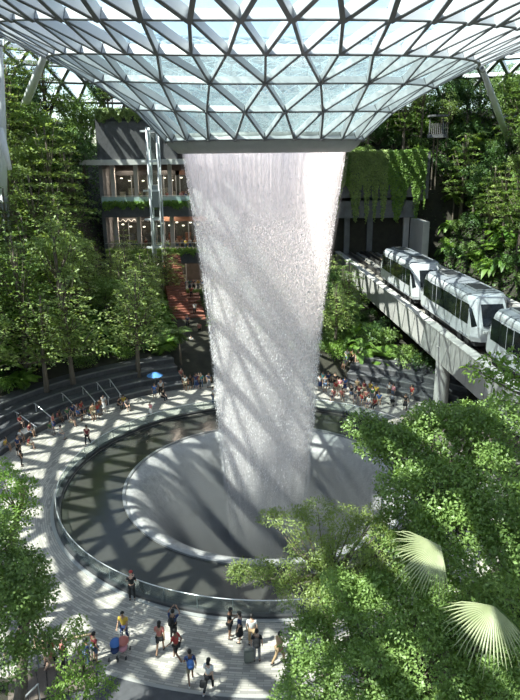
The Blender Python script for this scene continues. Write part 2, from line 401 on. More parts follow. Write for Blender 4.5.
bm = bmesh.new(); lathe(bm, [(7.90, -.3), (7.90, .07), (8.06, .07), (8.06, -.3)], 160, closed_prof=True); tag(obj('pool_inner_rim', bm, mat('rim_steel', (.33, .33, .34), .3, .5)), kind='structure')

# roof
RINGS = [(4.7, 18.45, 24, 0), (6.0, 19.45, 24, .5), (7.8, 20.35, 24, 0), (9.7, 21.15, 48, 0), (11.9, 21.85, 48, .5), (14.3, 22.5, 48, 0), (16.9, 23.2, 48, .5), (19.7, 23.9, 56, 0), (22.5, 24.6, 64, .5),
         (25.4, 25.4, 72, 0), (28.4, 26.2, 80, .5), (31.5, 27.0, 88, 0), (34.7, 27.8, 96, .5), (38.0, 28.6, 100, 0), (41.4, 29.2, 104, .5), (44.9, 29.7, 108, 0), (48.5, 30.0, 112, .5), (52.2, 30.0, 116, 0), (56.0, 29.6, 120, .5),
         (59.8, 28.6, 124, 0), (63.4, 27.0, 128, .5), (66.7, 24.8, 132, 0), (69.5, 22.0, 136, .5), (71.7, 18.6, 140, 0), (73.2, 14.8, 140, .5), (74.2, 10.5, 140, 0), (74.8, 5, 140, .5), (75, -1, 140, 0)]
nodes, tris, rows = [], [], []
for (r, z, n, ph) in RINGS:
    rows.append((len(nodes), n, ph))
    for k in range(n):
        a = -PI / 2 + 2 * PI * (k + ph) / n; cc = math.cos(a)
        lift = float(np.interp(r, [4.7, 6, 7.8, 9.7, 11.9, 14.3, 25, 45, 60], [0, .3, .5, .7, 1.0, 1.4, 2.4, 1.5, 0])) * cc * cc * (1.4 if cc < 0 else .65)
        nodes.append(Vector((r * math.cos(a), r * math.sin(a), z + lift)))
nodes = [p + Vector((0, 0, .3)) for p in nodes]
for (s0, n0, p0), (s1, n1, p1) in zip(rows[:-1], rows[1:]):
    i = j = 0
    while i < n0 or j < n1:
        ai, aj = (i + 1 + p0) / n0, (j + 1 + p1) / n1
        if j >= n1 or (i < n0 and (ai + (i + p0) / n0) <= (aj + (j + p1) / n1) + 1e-9): tris.append((s0 + i % n0, s0 + (i + 1) % n0, s1 + j % n1)); i += 1
        else: tris.append((s0 + i % n0, s1 + (j + 1) % n1, s1 + j % n1)); j += 1
edges = set()
for t in tris:
    for a, b in ((0, 1), (1, 2), (2, 0)): edges.add(tuple(sorted((t[a], t[b]))))
def glass_mat(name, tint, gloss, milky, ripple=False):
    m, t, N, K = node_mat(name)
    tr = N('ShaderNodeBsdfTransparent'); tr.inputs['Color'].default_value = (*tint, 1)
    gl = N('ShaderNodeBsdfGlossy'); gl.inputs['Roughness'].default_value = .06; gl.inputs['Color'].default_value = (.9, .95, .95, 1)
    df = N('ShaderNodeBsdfDiffuse'); df.inputs['Color'].default_value = (.36, .45, .45, 1)
    tl = N('ShaderNodeBsdfTranslucent'); tl.inputs['Color'].default_value = (.38, .47, .47, 1)
    dm = N('ShaderNodeMixShader'); K(df.outputs[0], dm.inputs[1]); K(tl.outputs[0], dm.inputs[2])
    m1 = N('ShaderNodeMixShader'); m1.inputs[0].default_value = milky; K(tr.outputs[0], m1.inputs[1]); K(dm.outputs[0], m1.inputs[2])
    if ripple:
        c = N('ShaderNodeTexCoord'); n = N('ShaderNodeTexNoise'); n.inputs['Scale'].default_value = 3.4; n.inputs['Detail'].default_value = 5; n.inputs['Roughness'].default_value = .6; n.inputs['Distortion'].default_value = 1.2
        K(c.outputs['Object'], n.inputs['Vector']); r = N('ShaderNodeMapRange'); r.inputs['From Min'].default_value = .38; r.inputs['From Max'].default_value = .62; r.inputs['To Min'].default_value = milky - .16; r.inputs['To Max'].default_value = milky + .25
        K(n.outputs['Fac'], r.inputs['Value']); K(r.outputs[0], m1.inputs[0])
    lw = N('ShaderNodeLayerWeight'); lw.inputs['Blend'].default_value = .25; sc = N('ShaderNodeMath'); sc.operation = 'MULTIPLY_ADD'; sc.inputs[1].default_value = .35; sc.inputs[2].default_value = gloss; K(lw.outputs['Facing'], sc.inputs[0])
    m2 = N('ShaderNodeMixShader'); K(sc.outputs[0], m2.inputs[0]); K(m1.outputs[0], m2.inputs[1]); K(gl.outputs[0], m2.inputs[2])
    o = N('ShaderNodeOutputMaterial'); K(m2.outputs[0], o.inputs[0]); return m
GLR = glass_mat('roof_glass', (.76, .86, .87), .03, .04); GLW = glass_mat('wet_roof_glass', (.58, .72, .72), .05, .40, True)
GLC = glass_mat('clear_balustrade_glass', (.90, .94, .93), .02, .02)
roof = tag(empty('ceiling'), kind='structure')
def nrm(p):      # upward normal of the roof at a node
    r = math.hypot(p.x, p.y); i = max(1, min(len(RINGS) - 2, min(range(len(RINGS)), key=lambda q: abs(RINGS[q][0] - r) + abs(RINGS[q][1] - p.z))))
    dr, dz = RINGS[i + 1][0] - RINGS[i - 1][0], RINGS[i + 1][1] - RINGS[i - 1][1]; l = math.hypot(dr, dz)
    return Vector((-dz / l * p.x / r, -dz / l * p.y / r, dr / l))
NR = [nrm(p) for p in nodes]
bm = bmesh.new()
for a, b in edges:
    up = (NR[a] + NR[b]).normalized(); m_ = (nodes[a] + nodes[b]) * .5; rr = math.hypot(m_.x, m_.y)
    w, h = (.075, .27) if rr < 9 else (.10, .34) if rr < 13 else (.15, .42) if rr < 18 else (.36, .55)
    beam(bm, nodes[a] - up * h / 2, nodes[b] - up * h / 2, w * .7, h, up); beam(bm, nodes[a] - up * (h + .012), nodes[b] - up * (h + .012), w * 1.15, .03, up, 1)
for k in range(min(len(nodes), 700)):
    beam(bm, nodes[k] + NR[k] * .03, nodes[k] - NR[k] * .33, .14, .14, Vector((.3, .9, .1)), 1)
obj('roof_beams', bm, [mat('roof_steel', (.60, .61, .62), .42, var=.03, vscale=1), mat('roof_flange_shade', (.16, .165, .175), .45)], roof)  # flange colour darkened to carry the shade under the beams; node stubs share it
bm = bmesh.new(); vv = [bm.verts.new(p + n_ * .02) for p, n_ in zip(nodes, NR)]
for t in tris:
    f = bm.faces.new([vv[i] for i in t]); c = f.calc_center_median(); f.material_index = 1 if math.hypot(c.x, c.y) < 9.7 else 0
me = bpy.data.meshes.new('roof_glass'); bm.to_mesh(me); bm.free(); link_mesh('roof_glass', me, [GLR, GLW], roof)
bm = bmesh.new(); lathe(bm, [(4.74, 18.5), (4.62, 18.3), (4.22, 17.98), (4.02, 17.96), (4.0, 18.3), (4.3, 18.8), (4.77, 18.82)], 96, closed_prof=True)
obj('oculus_ring', bm, mat('oculus_steel', (.34, .35, .34), .45, var=.08), roof, True)

# steps round the promenade
def steps(a0, a1, n, r0, rise, tread, nm='steps'):
    bm = bmesh.new()
    for i in range(n):
        lathe(bm, [(r0 + i * tread, -.3), (r0 + i * tread, rise * (i + 1)), (r0 + (i + 1) * tread + .15, rise * (i + 1)), (r0 + (i + 1) * tread + .15, -.3)], 60, math.radians(a0), math.radians(a1), True)
    o = tag(obj(nm, bm, STONE), kind='structure')
    bm = bmesh.new()
    for i in range(n): lathe(bm, [(r0 + i * tread - .02, rise * (i + 1) - .07), (r0 + i * tread - .02, rise * (i + 1) + .02), (r0 + i * tread + .09, rise * (i + 1) + .02), (r0 + i * tread + .09, rise * (i + 1) - .07)], 60, math.radians(a0), math.radians(a1), True)
    obj('step_edge', bm, STONEE, o)
ST = dict(n=5, rise=.42, tread=1.0, r0=16.9)
steps(112, 196, 4, 16.9, .42, 1.0, 'terrace_steps'); steps(38, 68, 4, 16.9, .42, 1.0, 'terrace_steps')
bm = bmesh.new(); lathe(bm, [(15.5, -.5), (15.5, .07), (15.65, .07), (15.65, -.5)], 60, math.radians(-118), math.radians(-80), True); tag(obj('kerb', bm, mat('pale_kerb', (.34, .33, .31), .6)), kind='structure')
bm = bmesh.new(); lathe(bm, [(15.65, -1.0), (15.65, .05), (20.2, .05), (20.2, -1.0)], 60, math.radians(-118), math.radians(-80), True); tag(obj('lower_terrace', bm, STONE), kind='structure')

# glass railing round the pool
rl = tag(empty('pool_railing'), 'round glass railing with steel handrail enclosing the dark pool', 'railing')
bm = bmesh.new(); lathe(bm, [(11.34, -.3), (11.34, .16), (11.62, .16), (11.62, -.3)], 160, closed_prof=True); obj('kerb', bm, mat('dark_kerb', (.05, .05, .052), .4), rl)
bm = bmesh.new(); lathe(bm, [(11.60, .0), (11.60, .05), (11.80, .05), (11.80, .0)], 160, closed_prof=True); obj('kerb_edge', bm, mat('steel_edge', (.42, .42, .41), .35, .3), rl)
bm = bmesh.new(); lathe(bm, [(11.47, .1), (11.47, .8), (11.49, .8), (11.49, .1)], 160, closed_prof=True); obj('glass', bm, GLC, rl)
bm = bmesh.new(); lathe(bm, [(11.46, .79), (11.45, .805), (11.46, .82), (11.49, .82), (11.50, .805), (11.49, .79)], 200, closed_prof=True); obj('handrail', bm, RAILM, rl, True)
for k in range(48):
    a = 2 * PI * k / 48; bm = bmesh.new(); bx(bm, (11.44 * math.cos(a), 11.44 * math.sin(a), .48), (.02, .03, .66), a); obj('post', bm, STEELD, rl)

# waterfall
FP = [(18.2, 4.04), (16.5, 3.82), (15, 3.62), (13.2, 3.36), (10.5, 3.06), (7.8, 2.84), (5.6, 2.72), (3.8, 2.62), (1.5, 2.46), (-1.2, 2.28), (-4, 2.08), (-7, 1.95), (-9.8, 1.9)]
def fr(z):
    return float(np.interp(-z, [-a for a, b in FP], [b for a, b in FP]))
def fall_mat(name, sc, dens_top, dens_mid, dens_low, seed):
    m, t, N, K = node_mat(name)
    def math_(op, a, b=None, c=None):
        n = N('ShaderNodeMath'); n.operation = op
        for i, v in enumerate((a, b, c)):
            if v is None: continue
            if isinstance(v, (int, float)): n.inputs[i].default_value = v
            else: K(v, n.inputs[i])
        return n.outputs[0]
    c = N('ShaderNodeTexCoord'); sp = N('ShaderNodeSeparateXYZ'); K(c.outputs['Object'], sp.inputs[0]); z = sp.outputs['Z']
    # a point on the unit circle keeps the pattern seamless round the fall
    nv = N('ShaderNodeVectorMath'); nv.operation = 'MULTIPLY'; nv.inputs[1].default_value = (1, 1, 0); K(c.outputs['Object'], nv.inputs[0])
    no = N('ShaderNodeVectorMath'); no.operation = 'NORMALIZE'; K(nv.outputs[0], no.inputs[0]); s2 = N('ShaderNodeSeparateXYZ'); K(no.outputs[0], s2.inputs[0])
    def noise(hs, vs_, det, rough=.6, off=0):
        cb = N('ShaderNodeCombineXYZ'); K(math_('MULTIPLY', s2.outputs['X'], hs), cb.inputs[0]); K(math_('MULTIPLY', s2.outputs['Y'], hs), cb.inputs[1]); K(math_('MULTIPLY_ADD', z, vs_, off + seed), cb.inputs[2])
        n = N('ShaderNodeTexNoise'); n.inputs['Scale'].default_value = 1; n.inputs['Detail'].default_value = det; n.inputs['Roughness'].default_value = rough; K(cb.outputs[0], n.inputs['Vector']); return n.outputs['Fac']
    drops = noise(46 * sc, 7.0, 3, .7); strands = noise(44 * sc, .10, 3, .6, 5); streak = noise(9 * sc, .14, 4, .55, 9)
    top = math_('SMOOTH_MIN', 1, math_('MAXIMUM', 0, math_('DIVIDE', math_('SUBTRACT', z, 14.6), 1.6)), .1)           # 1 near the ring
    low = math_('SMOOTH_MIN', 1, math_('MAXIMUM', 0, math_('DIVIDE', math_('SUBTRACT', 9.0, z), 8.0)), .1)           # 1 low down
    def band(f, a, b):
        r = N('ShaderNodeMapRange'); r.inputs['From Min'].default_value = a; r.inputs['From Max'].default_value = b; K(f, r.inputs['Value']); return r.outputs[0]
    a_top = math_('MULTIPLY', math_('ADD', math_('MULTIPLY', band(strands, .35, .62), .55), .45), dens_top)
    a_mid = math_('MULTIPLY', math_('ADD', math_('MULTIPLY', band(drops, .42, .58), .85), .10), dens_mid)
    a_low = math_('MULTIPLY', math_('ADD', math_('MULTIPLY', band(streak, .30, .64), .75), math_('MULTIPLY', band(drops, .35, .62), .2)), dens_low)
    def mixv(f, a, b):
        n = N('ShaderNodeMix'); n.data_type = 'FLOAT'; K(f, n.inputs['Factor']); K(a, n.inputs['A']); K(b, n.inputs['B']); return n.outputs['Result']
    al = mixv(top, mixv(low, a_mid, a_low), a_top)
    lw = N('ShaderNodeLayerWeight'); lw.inputs['Blend'].default_value = .5
    edge = math_('MINIMUM', 1, math_('MULTIPLY', math_('SUBTRACT', 1, lw.outputs['Facing']), 2.6)); al = math_('MULTIPLY', al, math_('MAXIMUM', edge, .12))
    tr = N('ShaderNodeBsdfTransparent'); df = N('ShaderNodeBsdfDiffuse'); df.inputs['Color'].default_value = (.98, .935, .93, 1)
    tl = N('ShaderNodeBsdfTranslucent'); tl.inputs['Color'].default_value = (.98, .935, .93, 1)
    dm = N('ShaderNodeMixShader'); dm.inputs[0].default_value = .5; K(df.outputs[0], dm.inputs[1]); K(tl.outputs[0], dm.inputs[2])
    mxx = N('ShaderNodeMixShader'); K(al, mxx.inputs[0]); K(tr.outputs[0], mxx.inputs[1]); K(dm.outputs[0], mxx.inputs[2])
    o = N('ShaderNodeOutputMaterial'); K(mxx.outputs[0], o.inputs[0]); return m
wf = tag(empty('waterfall'), 'tall round white waterfall pouring from the glass roof into the funnel pool', 'waterfall')
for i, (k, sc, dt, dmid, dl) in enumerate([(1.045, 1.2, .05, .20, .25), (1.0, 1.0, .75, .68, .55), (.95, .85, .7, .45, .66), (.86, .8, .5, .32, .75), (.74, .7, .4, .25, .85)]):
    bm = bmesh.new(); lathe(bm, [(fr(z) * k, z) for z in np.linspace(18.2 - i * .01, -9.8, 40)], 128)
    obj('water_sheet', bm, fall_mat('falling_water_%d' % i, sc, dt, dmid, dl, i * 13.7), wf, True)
def mist_mat():
    m, t, N, K = node_mat('mist'); c = N('ShaderNodeTexCoord'); sp = N('ShaderNodeSeparateXYZ'); K(c.outputs['Object'], sp.inputs[0])
    fl = N('ShaderNodeVectorMath'); fl.operation = 'MULTIPLY'; fl.inputs[1].default_value = (1, 1, 0); K(c.outputs['Object'], fl.inputs[0])
    ln = N('ShaderNodeVectorMath'); ln.operation = 'LENGTH'; K(fl.outputs[0], ln.inputs[0])
    r = N('ShaderNodeMapRange'); r.interpolation_type = 'SMOOTHSTEP'; r.inputs['From Min'].default_value = 1.5; r.inputs['From Max'].default_value = 7.4; r.inputs['To Min'].default_value = 1; r.inputs['To Max'].default_value = 0; K(ln.outputs['Value'], r.inputs['Value'])
    z = N('ShaderNodeMapRange'); z.interpolation_type = 'SMOOTHSTEP'; z.inputs['From Min'].default_value = -3.0; z.inputs['From Max'].default_value = 3.4; z.inputs['To Min'].default_value = 1; z.inputs['To Max'].default_value = 0; K(sp.outputs['Z'], z.inputs['Value'])
    a = N('ShaderNodeMath'); a.operation = 'MULTIPLY'; K(r.outputs[0], a.inputs[0]); K(z.outputs[0], a.inputs[1])
    b = N('ShaderNodeMath'); b.operation = 'MULTIPLY'; b.inputs[1].default_value = .60; K(a.outputs[0], b.inputs[0])
    v = N('ShaderNodeVolumeScatter'); v.inputs['Color'].default_value = (.96, .95, .96, 1); v.inputs['Anisotropy'].default_value = .2; K(b.outputs[0], v.inputs['Density'])
    o = N('ShaderNodeOutputMaterial'); K(v.outputs[0], o.inputs['Volume']); return m
bm = bmesh.new(); lathe(bm, [(.01, -7.5), (3.3, -7.5), (4.8, -3.7), (6.2, -1.2), (7.4, .15), (7.2, 1.6), (5, 3.3), (.01, 3.4)], 48); o = obj('mist', bm, mist_mat(), wf); tag(o, kind='stuff')
n = 42000; zz = 17.6 - 27 * RNG.random(n) ** .9; aa = RNG.random(n) * 2 * PI; rr = np.array([fr(z) for z in zz]) * (1 + np.abs(RNG.normal(size=n)) * (.006 + .03 * (18 - zz) / 20) - .012)
Pd = np.stack([rr * np.cos(aa), rr * np.sin(aa), zz], 1); s = .008 + .012 * RNG.random(n) ** 2; ln = s * (1.5 + 3 * RNG.random(n))
offs = np.array([[1, 0, 0], [0, 1, 0], [-1, 0, 0], [0, -1, 0], [0, 0, 1], [0, 0, -1]], float)
co = Pd[:, None, :] + offs[None] * np.stack([s, s, ln], 1)[:, None, :]
Ft = np.array([[0, 1, 4], [1, 2, 4], [2, 3, 4], [3, 0, 4], [1, 0, 5], [2, 1, 5], [3, 2, 5], [0, 3, 5]])
F = (np.arange(n)[:, None, None] * 6 + Ft[None]).reshape(-1, 3)
o = link_mesh('droplets', np_mesh('droplets', co.reshape(-1, 3), F), mat('water_drop', (.95, .93, .94), .3), wf); tag(o, kind='stuff')

# ================================================================== THE BUILDING BEHIND THE FALL
YB = 41.0
WALLS = mat('dark_stone_wall', (.095, .095, .10), .8, var=.25, vscale=2.2, bump=.15)
WHITE = mat('white_fascia', (.62, .61, .58), .6, var=.05)
INT = mat('shop_interior', (.10, .085, .075), .8, var=.4, vscale=1.1)
def emis(name, col, st):
    m, t, N, K = node_mat(name); e = N('ShaderNodeEmission'); e.inputs['Color'].default_value = (*col, 1); e.inputs['Strength'].default_value = st
    o = N('ShaderNodeOutputMaterial'); K(e.outputs[0], o.inputs[0]); return m
LAMP = emis('lit_shop_lamp', (1, .86, .66), 3.2)
X0, X1 = -17.6, 3.5
FL = [2.7, 7.4, 12.6, 17.2]
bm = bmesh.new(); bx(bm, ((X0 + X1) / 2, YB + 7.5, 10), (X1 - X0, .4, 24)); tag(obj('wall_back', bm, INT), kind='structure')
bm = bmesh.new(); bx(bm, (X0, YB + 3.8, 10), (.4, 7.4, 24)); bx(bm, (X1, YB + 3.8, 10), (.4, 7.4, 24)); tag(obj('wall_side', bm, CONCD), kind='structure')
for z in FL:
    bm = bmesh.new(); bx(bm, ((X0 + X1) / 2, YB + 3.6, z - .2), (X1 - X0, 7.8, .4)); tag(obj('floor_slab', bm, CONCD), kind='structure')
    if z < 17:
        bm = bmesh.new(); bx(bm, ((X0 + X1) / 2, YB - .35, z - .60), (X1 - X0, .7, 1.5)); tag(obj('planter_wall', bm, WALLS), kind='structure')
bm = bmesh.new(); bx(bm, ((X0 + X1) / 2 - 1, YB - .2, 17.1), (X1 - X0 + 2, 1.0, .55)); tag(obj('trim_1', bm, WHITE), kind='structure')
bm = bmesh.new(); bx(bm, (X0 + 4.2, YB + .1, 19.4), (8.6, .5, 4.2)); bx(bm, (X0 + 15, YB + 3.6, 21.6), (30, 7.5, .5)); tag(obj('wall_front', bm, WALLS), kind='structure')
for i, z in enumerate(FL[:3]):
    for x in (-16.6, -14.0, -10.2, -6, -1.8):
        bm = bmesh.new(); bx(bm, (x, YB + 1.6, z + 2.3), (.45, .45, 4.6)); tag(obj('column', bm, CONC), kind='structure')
# glass balustrades with steel rails, one per level
for i, z in enumerate(FL[:3]):
    t = tag(empty('balustrade'), ['lowest glass balustrade with steel rail at the rear building', 'middle glass balustrade above the planter on the rear building', 'upper greenish glass balustrade under the white fascia'][i], 'balustrade')
    bm = bmesh.new(); bx(bm, ((X0 + X1) / 2, YB - .75 + (.6 if i < 2 else 0), z + .5), (X1 - X0 - .2, .03, .7)); obj('glass', bm, mat('tinted_glass', (.42, .55, .53), .12, spec=.8) if i == 2 else GLC, t)
    bm = bmesh.new(); beam(bm, (X0, YB - .15, z + .9), (X1, YB - .15, z + .9), .05, .05); obj('handrail', bm, RAILM, t)
# shopfronts
def shop(x, z, w, h, kind, label):
    t = tag(empty('shopfront', (x, YB + 3.2, z)), label, 'shopfront')
    bm = bmesh.new(); bx(bm, (0, 0, h + .25), (w, .3, .5)); obj('sign_board', bm, mat('sign_black', (.03, .03, .03), .5) if kind else mat('sign_brown', (.16, .08, .05), .6), t)
    if kind == 1:       # white wavy band on the sign board
        bm = bmesh.new(); P = [(-w / 2 + w * k / 60, h + .25 + .14 * math.sin(k * .9)) for k in range(61)]
        for (a, c), (b, d) in zip(P[:-1], P[1:]): beam(bm, (a, -.17, c), (b, -.17, d), .03, .09, Vector((0, 1, 0)))
        obj('wavy_band', bm, WHITE, t)
    bm = bmesh.new()
    for k in range(5): bx(bm, (-w / 2 + w * k / 4, 0, h / 2), (.1, .12, h))
    obj('frame', bm, STEELD, t)
    bm = bmesh.new(); bx(bm, (0, .05, h / 2), (w, .02, h)); obj('glass', bm, GLC, t)
    bm = bmesh.new()
    for k in range(int(w * 1.2)): bx(bm, (-w / 2 + .5 + k / 1.2, 1.2 + (k % 3) * .4, h - .35 - .3 * (k % 2)), (.24, .24, .1))
    obj('lamp', bm, LAMP, t)
    bm = bmesh.new()
    for k in range(int(w)): bx(bm, (-w / 2 + .5 + k, 1.4, .55 + .2 * (k % 2)), (.6, .5, 1.1 + .4 * (k % 2)))
    obj('display_shelf', bm, mat('display_%d' % kind, [(.28, .10, .06), (.09, .08, .09), (.32, .28, .22)][kind], .6, var=.5, vscale=3), t)
shop(-14.1, FL[1], 5.6, 2.9, 1, 'dark shopfront with a white wavy band on its sign, middle level behind')
shop(-8.5, FL[1], 7.5, 3.0, 0, 'brown shopfront with warm lamps, middle level beside the fall')
shop(-13, FL[2], 7.4, 3.0, 2, 'bright shopfront with warm lamps behind the upper glass balustrade')
shop(-6.5, FL[2], 6.5, 3.0, 0, 'brown shopfront on the upper level beside the fall')
shop(-13.5, FL[0], 9.0, 2.8, 2, 'shaded shopfront on the lowest level of the rear building')
for z in FL[:3]:
    for x in (-15.2, -11, -6.5):
        pl_ = bpy.data.lights.new('balcony_fill_light', 'AREA'); pl_.energy = 120; pl_.size = 1.6; pl_.color = (1, .84, .66); lo = bpy.data.objects.new('balcony_fill_light', pl_); C.objects.link(lo); lo.location = (x, YB + 2.4, z + 3.9)  # added fill lights that brighten the dark balcony interiors
# lift tower of white posts
t = tag(empty('lift_tower', (-11.3, YB - 2.2, 0)), 'slender lift tower of white steel posts in front of the rear balconies', 'lift tower')
for dx in (-.5, .5):
    for dy in (-.8, .8):
        bm = bmesh.new(); tube(bm, [(dx, dy, 2), (dx, dy, 20.6)], .13 if dx < 0 else .09, 8); obj('post', bm, STEEL, t, True)
for z in (8.2, 11.2, 14.2, 17.2, 20.2):
    bm = bmesh.new()
    for a, b in (((-1.2, -.8), (.5, -.8)), ((.5, -.8), (.5, .8)), ((.5, .8), (-.5, .8)), ((-.5, .8), (-.5, -.8))): beam(bm, (*a, z), (*b, z), .12, .2)
    obj('cross_brace', bm, STEEL, t)
bm = bmesh.new(); bx(bm, (0, 0, 11.5), (.8, 1.3, 17)); obj('glass_shaft', bm, GLC, t)
bm = bmesh.new(); bx(bm, (0, 0, 13.6), (.7, 1.2, 2.3)); obj('lift_car', bm, mat('lift_grey', (.35, .36, .37), .4, .3), t)
# vent box on the dark planter wall
v = tag(empty('wall_vent', (-13.4, YB - .75, 6.9)), 'small black louvred vent on the dark planter wall', 'vent')
bm = bmesh.new(); bx(bm, (0, 0, 0), (1.3, .12, .75)); obj('frame', bm, STEELD, v)
bm = bmesh.new()
for k in range(5): bx(bm, (0, -.08, -.28 + k * .14), (1.15, .05, .08))
obj('louvre', bm, BLACK, v)

# red-brown stairs rising behind the fall
def stair(x0, y0, z0, x1, y1, z1, w, n, m, side, nm='stairs'):
    bm = bmesh.new(); a, b = Vector((x0, y0, 0)), Vector((x1, y1, 0)); d = (b - a); l = d.length; rz = math.atan2(d.y, d.x) 
    for i in range(n):
        c = a.lerp(b, (i + .5) / n); h = z0 + (z1 - z0) * (i + 1) / n; bx(bm, (c.x, c.y, h / 2 - .5), (l / n + .02, w, h + 1), rz)
    o = tag(obj(nm, bm, m), kind='structure'); return o
RED = mat('red_brown_timber', (.25, .09, .06), .65, var=.35, vscale=5, stretch=(1, 6, 1))
stair(-5.0, 17.6, 0, -8.6, 39, 2.9, 3.0, 20, RED, RED)
stair(-8.2, 30.5, 2.0, -10.2, 40, 7.2, 2.0, 26, RED, RED)
RAILB = mat('dark_rail', (.06, .05, .045), .5)

# ================================================================== GUIDEWAY, PORTAL
def TX(y, off): return xt(y) + off
GY0, GY1 = -34.0, 58.0
def gbox(name, off0, off1, z0, z1, m, y0=GY0, y1=GY1, kind='structure'):
    bm = bmesh.new(); V = []
    for y in (y0, y1):
        for o_, z in ((off0, z0), (off1, z0), (off1, z1), (off0, z1)): V.append(bm.verts.new((TX(y, o_), y, z)))
    for q in ((0, 1, 2, 3), (7, 6, 5, 4), (0, 4, 5, 1), (1, 5, 6, 2), (2, 6, 7, 3), (3, 7, 4, 0)): bm.faces.new([V[i] for i in q])
    o = obj(name, bm, m)
    if kind: tag(o, kind=kind)
    return o
DZ = 5.68
def girder_mat():
    m, t, N, K = node_mat('girder_concrete'); c = N('ShaderNodeTexCoord'); sp = N('ShaderNodeSeparateXYZ'); K(c.outputs['Object'], sp.inputs[0])
    n = N('ShaderNodeTexNoise'); n.inputs['Scale'].default_value = .8; n.inputs['Detail'].default_value = 8; K(c.outputs['Object'], n.inputs['Vector'])
    w = N('ShaderNodeMath'); w.operation = 'PINGPONG'; w.inputs[1].default_value = 1.45; K(sp.outputs['Y'], w.inputs[0])
    lt = N('ShaderNodeMath'); lt.operation = 'LESS_THAN'; lt.inputs[1].default_value = .03; K(w.outputs[0], lt.inputs[0])
    r = N('ShaderNodeMapRange'); r.inputs['From Min'].default_value = .3; r.inputs['From Max'].default_value = .7; r.inputs['To Min'].default_value = .85; r.inputs['To Max'].default_value = 1.1; K(n.outputs['Fac'], r.inputs['Value'])
    s = N('ShaderNodeVectorMath'); s.operation = 'SCALE'; s.inputs[0].default_value = (.40, .385, .365); K(r.outputs[0], s.inputs['Scale'])
    x = N('ShaderNodeMix'); x.data_type = 'RGBA'; x.inputs['B'].default_value = (.16, .155, .15, 1); K(lt.outputs[0], x.inputs['Factor']); K(s.outputs[0], x.inputs['A'])
    p = N('ShaderNodeBsdfPrincipled'); p.inputs['Roughness'].default_value = .85; K(x.outputs['Result'], p.inputs['Base Color']); o = N('ShaderNodeOutputMaterial'); K(p.outputs[0], o.inputs[0]); return m
GM = girder_mat()
gbox('guideway_girder', 0, .55, DZ - 2.15, DZ + .02, GM)
gbox('guideway_deck', .5, 9.2, DZ - 1.0, DZ - .35, mat('deck_concrete', (.30, .27, .23), .9, var=.3, vscale=1.5))
gbox('guideway_far_parapet', 8.7, 9.3, DZ - 2.0, DZ + .25, GM)
gbox('trim_2', -.05, .62, DZ + .02, DZ + .10, mat('coping_concrete', (.52, .50, .47), .8))
RAILD = mat('track_steel', (.10, .095, .09), .55, .4, var=.4, vscale=3)
for off, w in ((.85, .3), (2.85, .3), (5.3, .3), (7.4, .3)): gbox('running_plinth', off - w / 2, off + w / 2, DZ - .35, DZ - .12, mat('plinth', (.24, .23, .22), .8, var=.2))
for off in (1.85, 6.35): gbox('guide_beam', off - .1, off + .1, DZ - .35, DZ + .05, RAILD)
for off in (3.4, 4.0, 4.5, 8.3): gbox('power_rail', off - .05, off + .05, DZ - .2, DZ + .12, RAILD)
gbox('maintenance_walkway', 4.15, 4.45, DZ - .35, DZ - .05, mat('tan_walkway', (.42, .34, .22), .8, var=.2))
gbox('maintenance_walkway', .52, .68, DZ - .35, DZ - .02, mat('tan_walkway'))
for y in (-22, 11.0, 40): 
    bm = bmesh.new(); tube(bm, [(0, 0, -.5), (0, 0, DZ - 1.0)], .52, 28); bmesh.ops.translate(bm, vec=(TX(y, .42), y, 0), verts=bm.verts); tag(obj('column', bm, CONC, smooth=False), kind='structure')
# portal
PY = 50.0
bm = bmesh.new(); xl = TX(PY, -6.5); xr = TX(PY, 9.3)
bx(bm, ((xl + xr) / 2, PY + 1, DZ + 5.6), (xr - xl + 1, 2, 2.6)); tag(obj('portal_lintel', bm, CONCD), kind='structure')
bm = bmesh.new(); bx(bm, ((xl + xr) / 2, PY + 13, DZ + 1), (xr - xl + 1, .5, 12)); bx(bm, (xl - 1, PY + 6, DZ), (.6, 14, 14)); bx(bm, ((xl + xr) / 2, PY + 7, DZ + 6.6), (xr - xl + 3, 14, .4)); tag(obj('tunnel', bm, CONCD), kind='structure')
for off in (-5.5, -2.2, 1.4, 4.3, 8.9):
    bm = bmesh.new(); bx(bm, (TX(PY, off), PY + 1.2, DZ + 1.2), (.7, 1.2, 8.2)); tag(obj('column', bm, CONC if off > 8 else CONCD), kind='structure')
bm = bmesh.new(); bx(bm, (TX(PY - 2, 9.8), PY - 2, DZ + 1.2), (.8, 5, 6.0), .08); tag(obj('portal_wing_wall', bm, CONC), kind='structure')

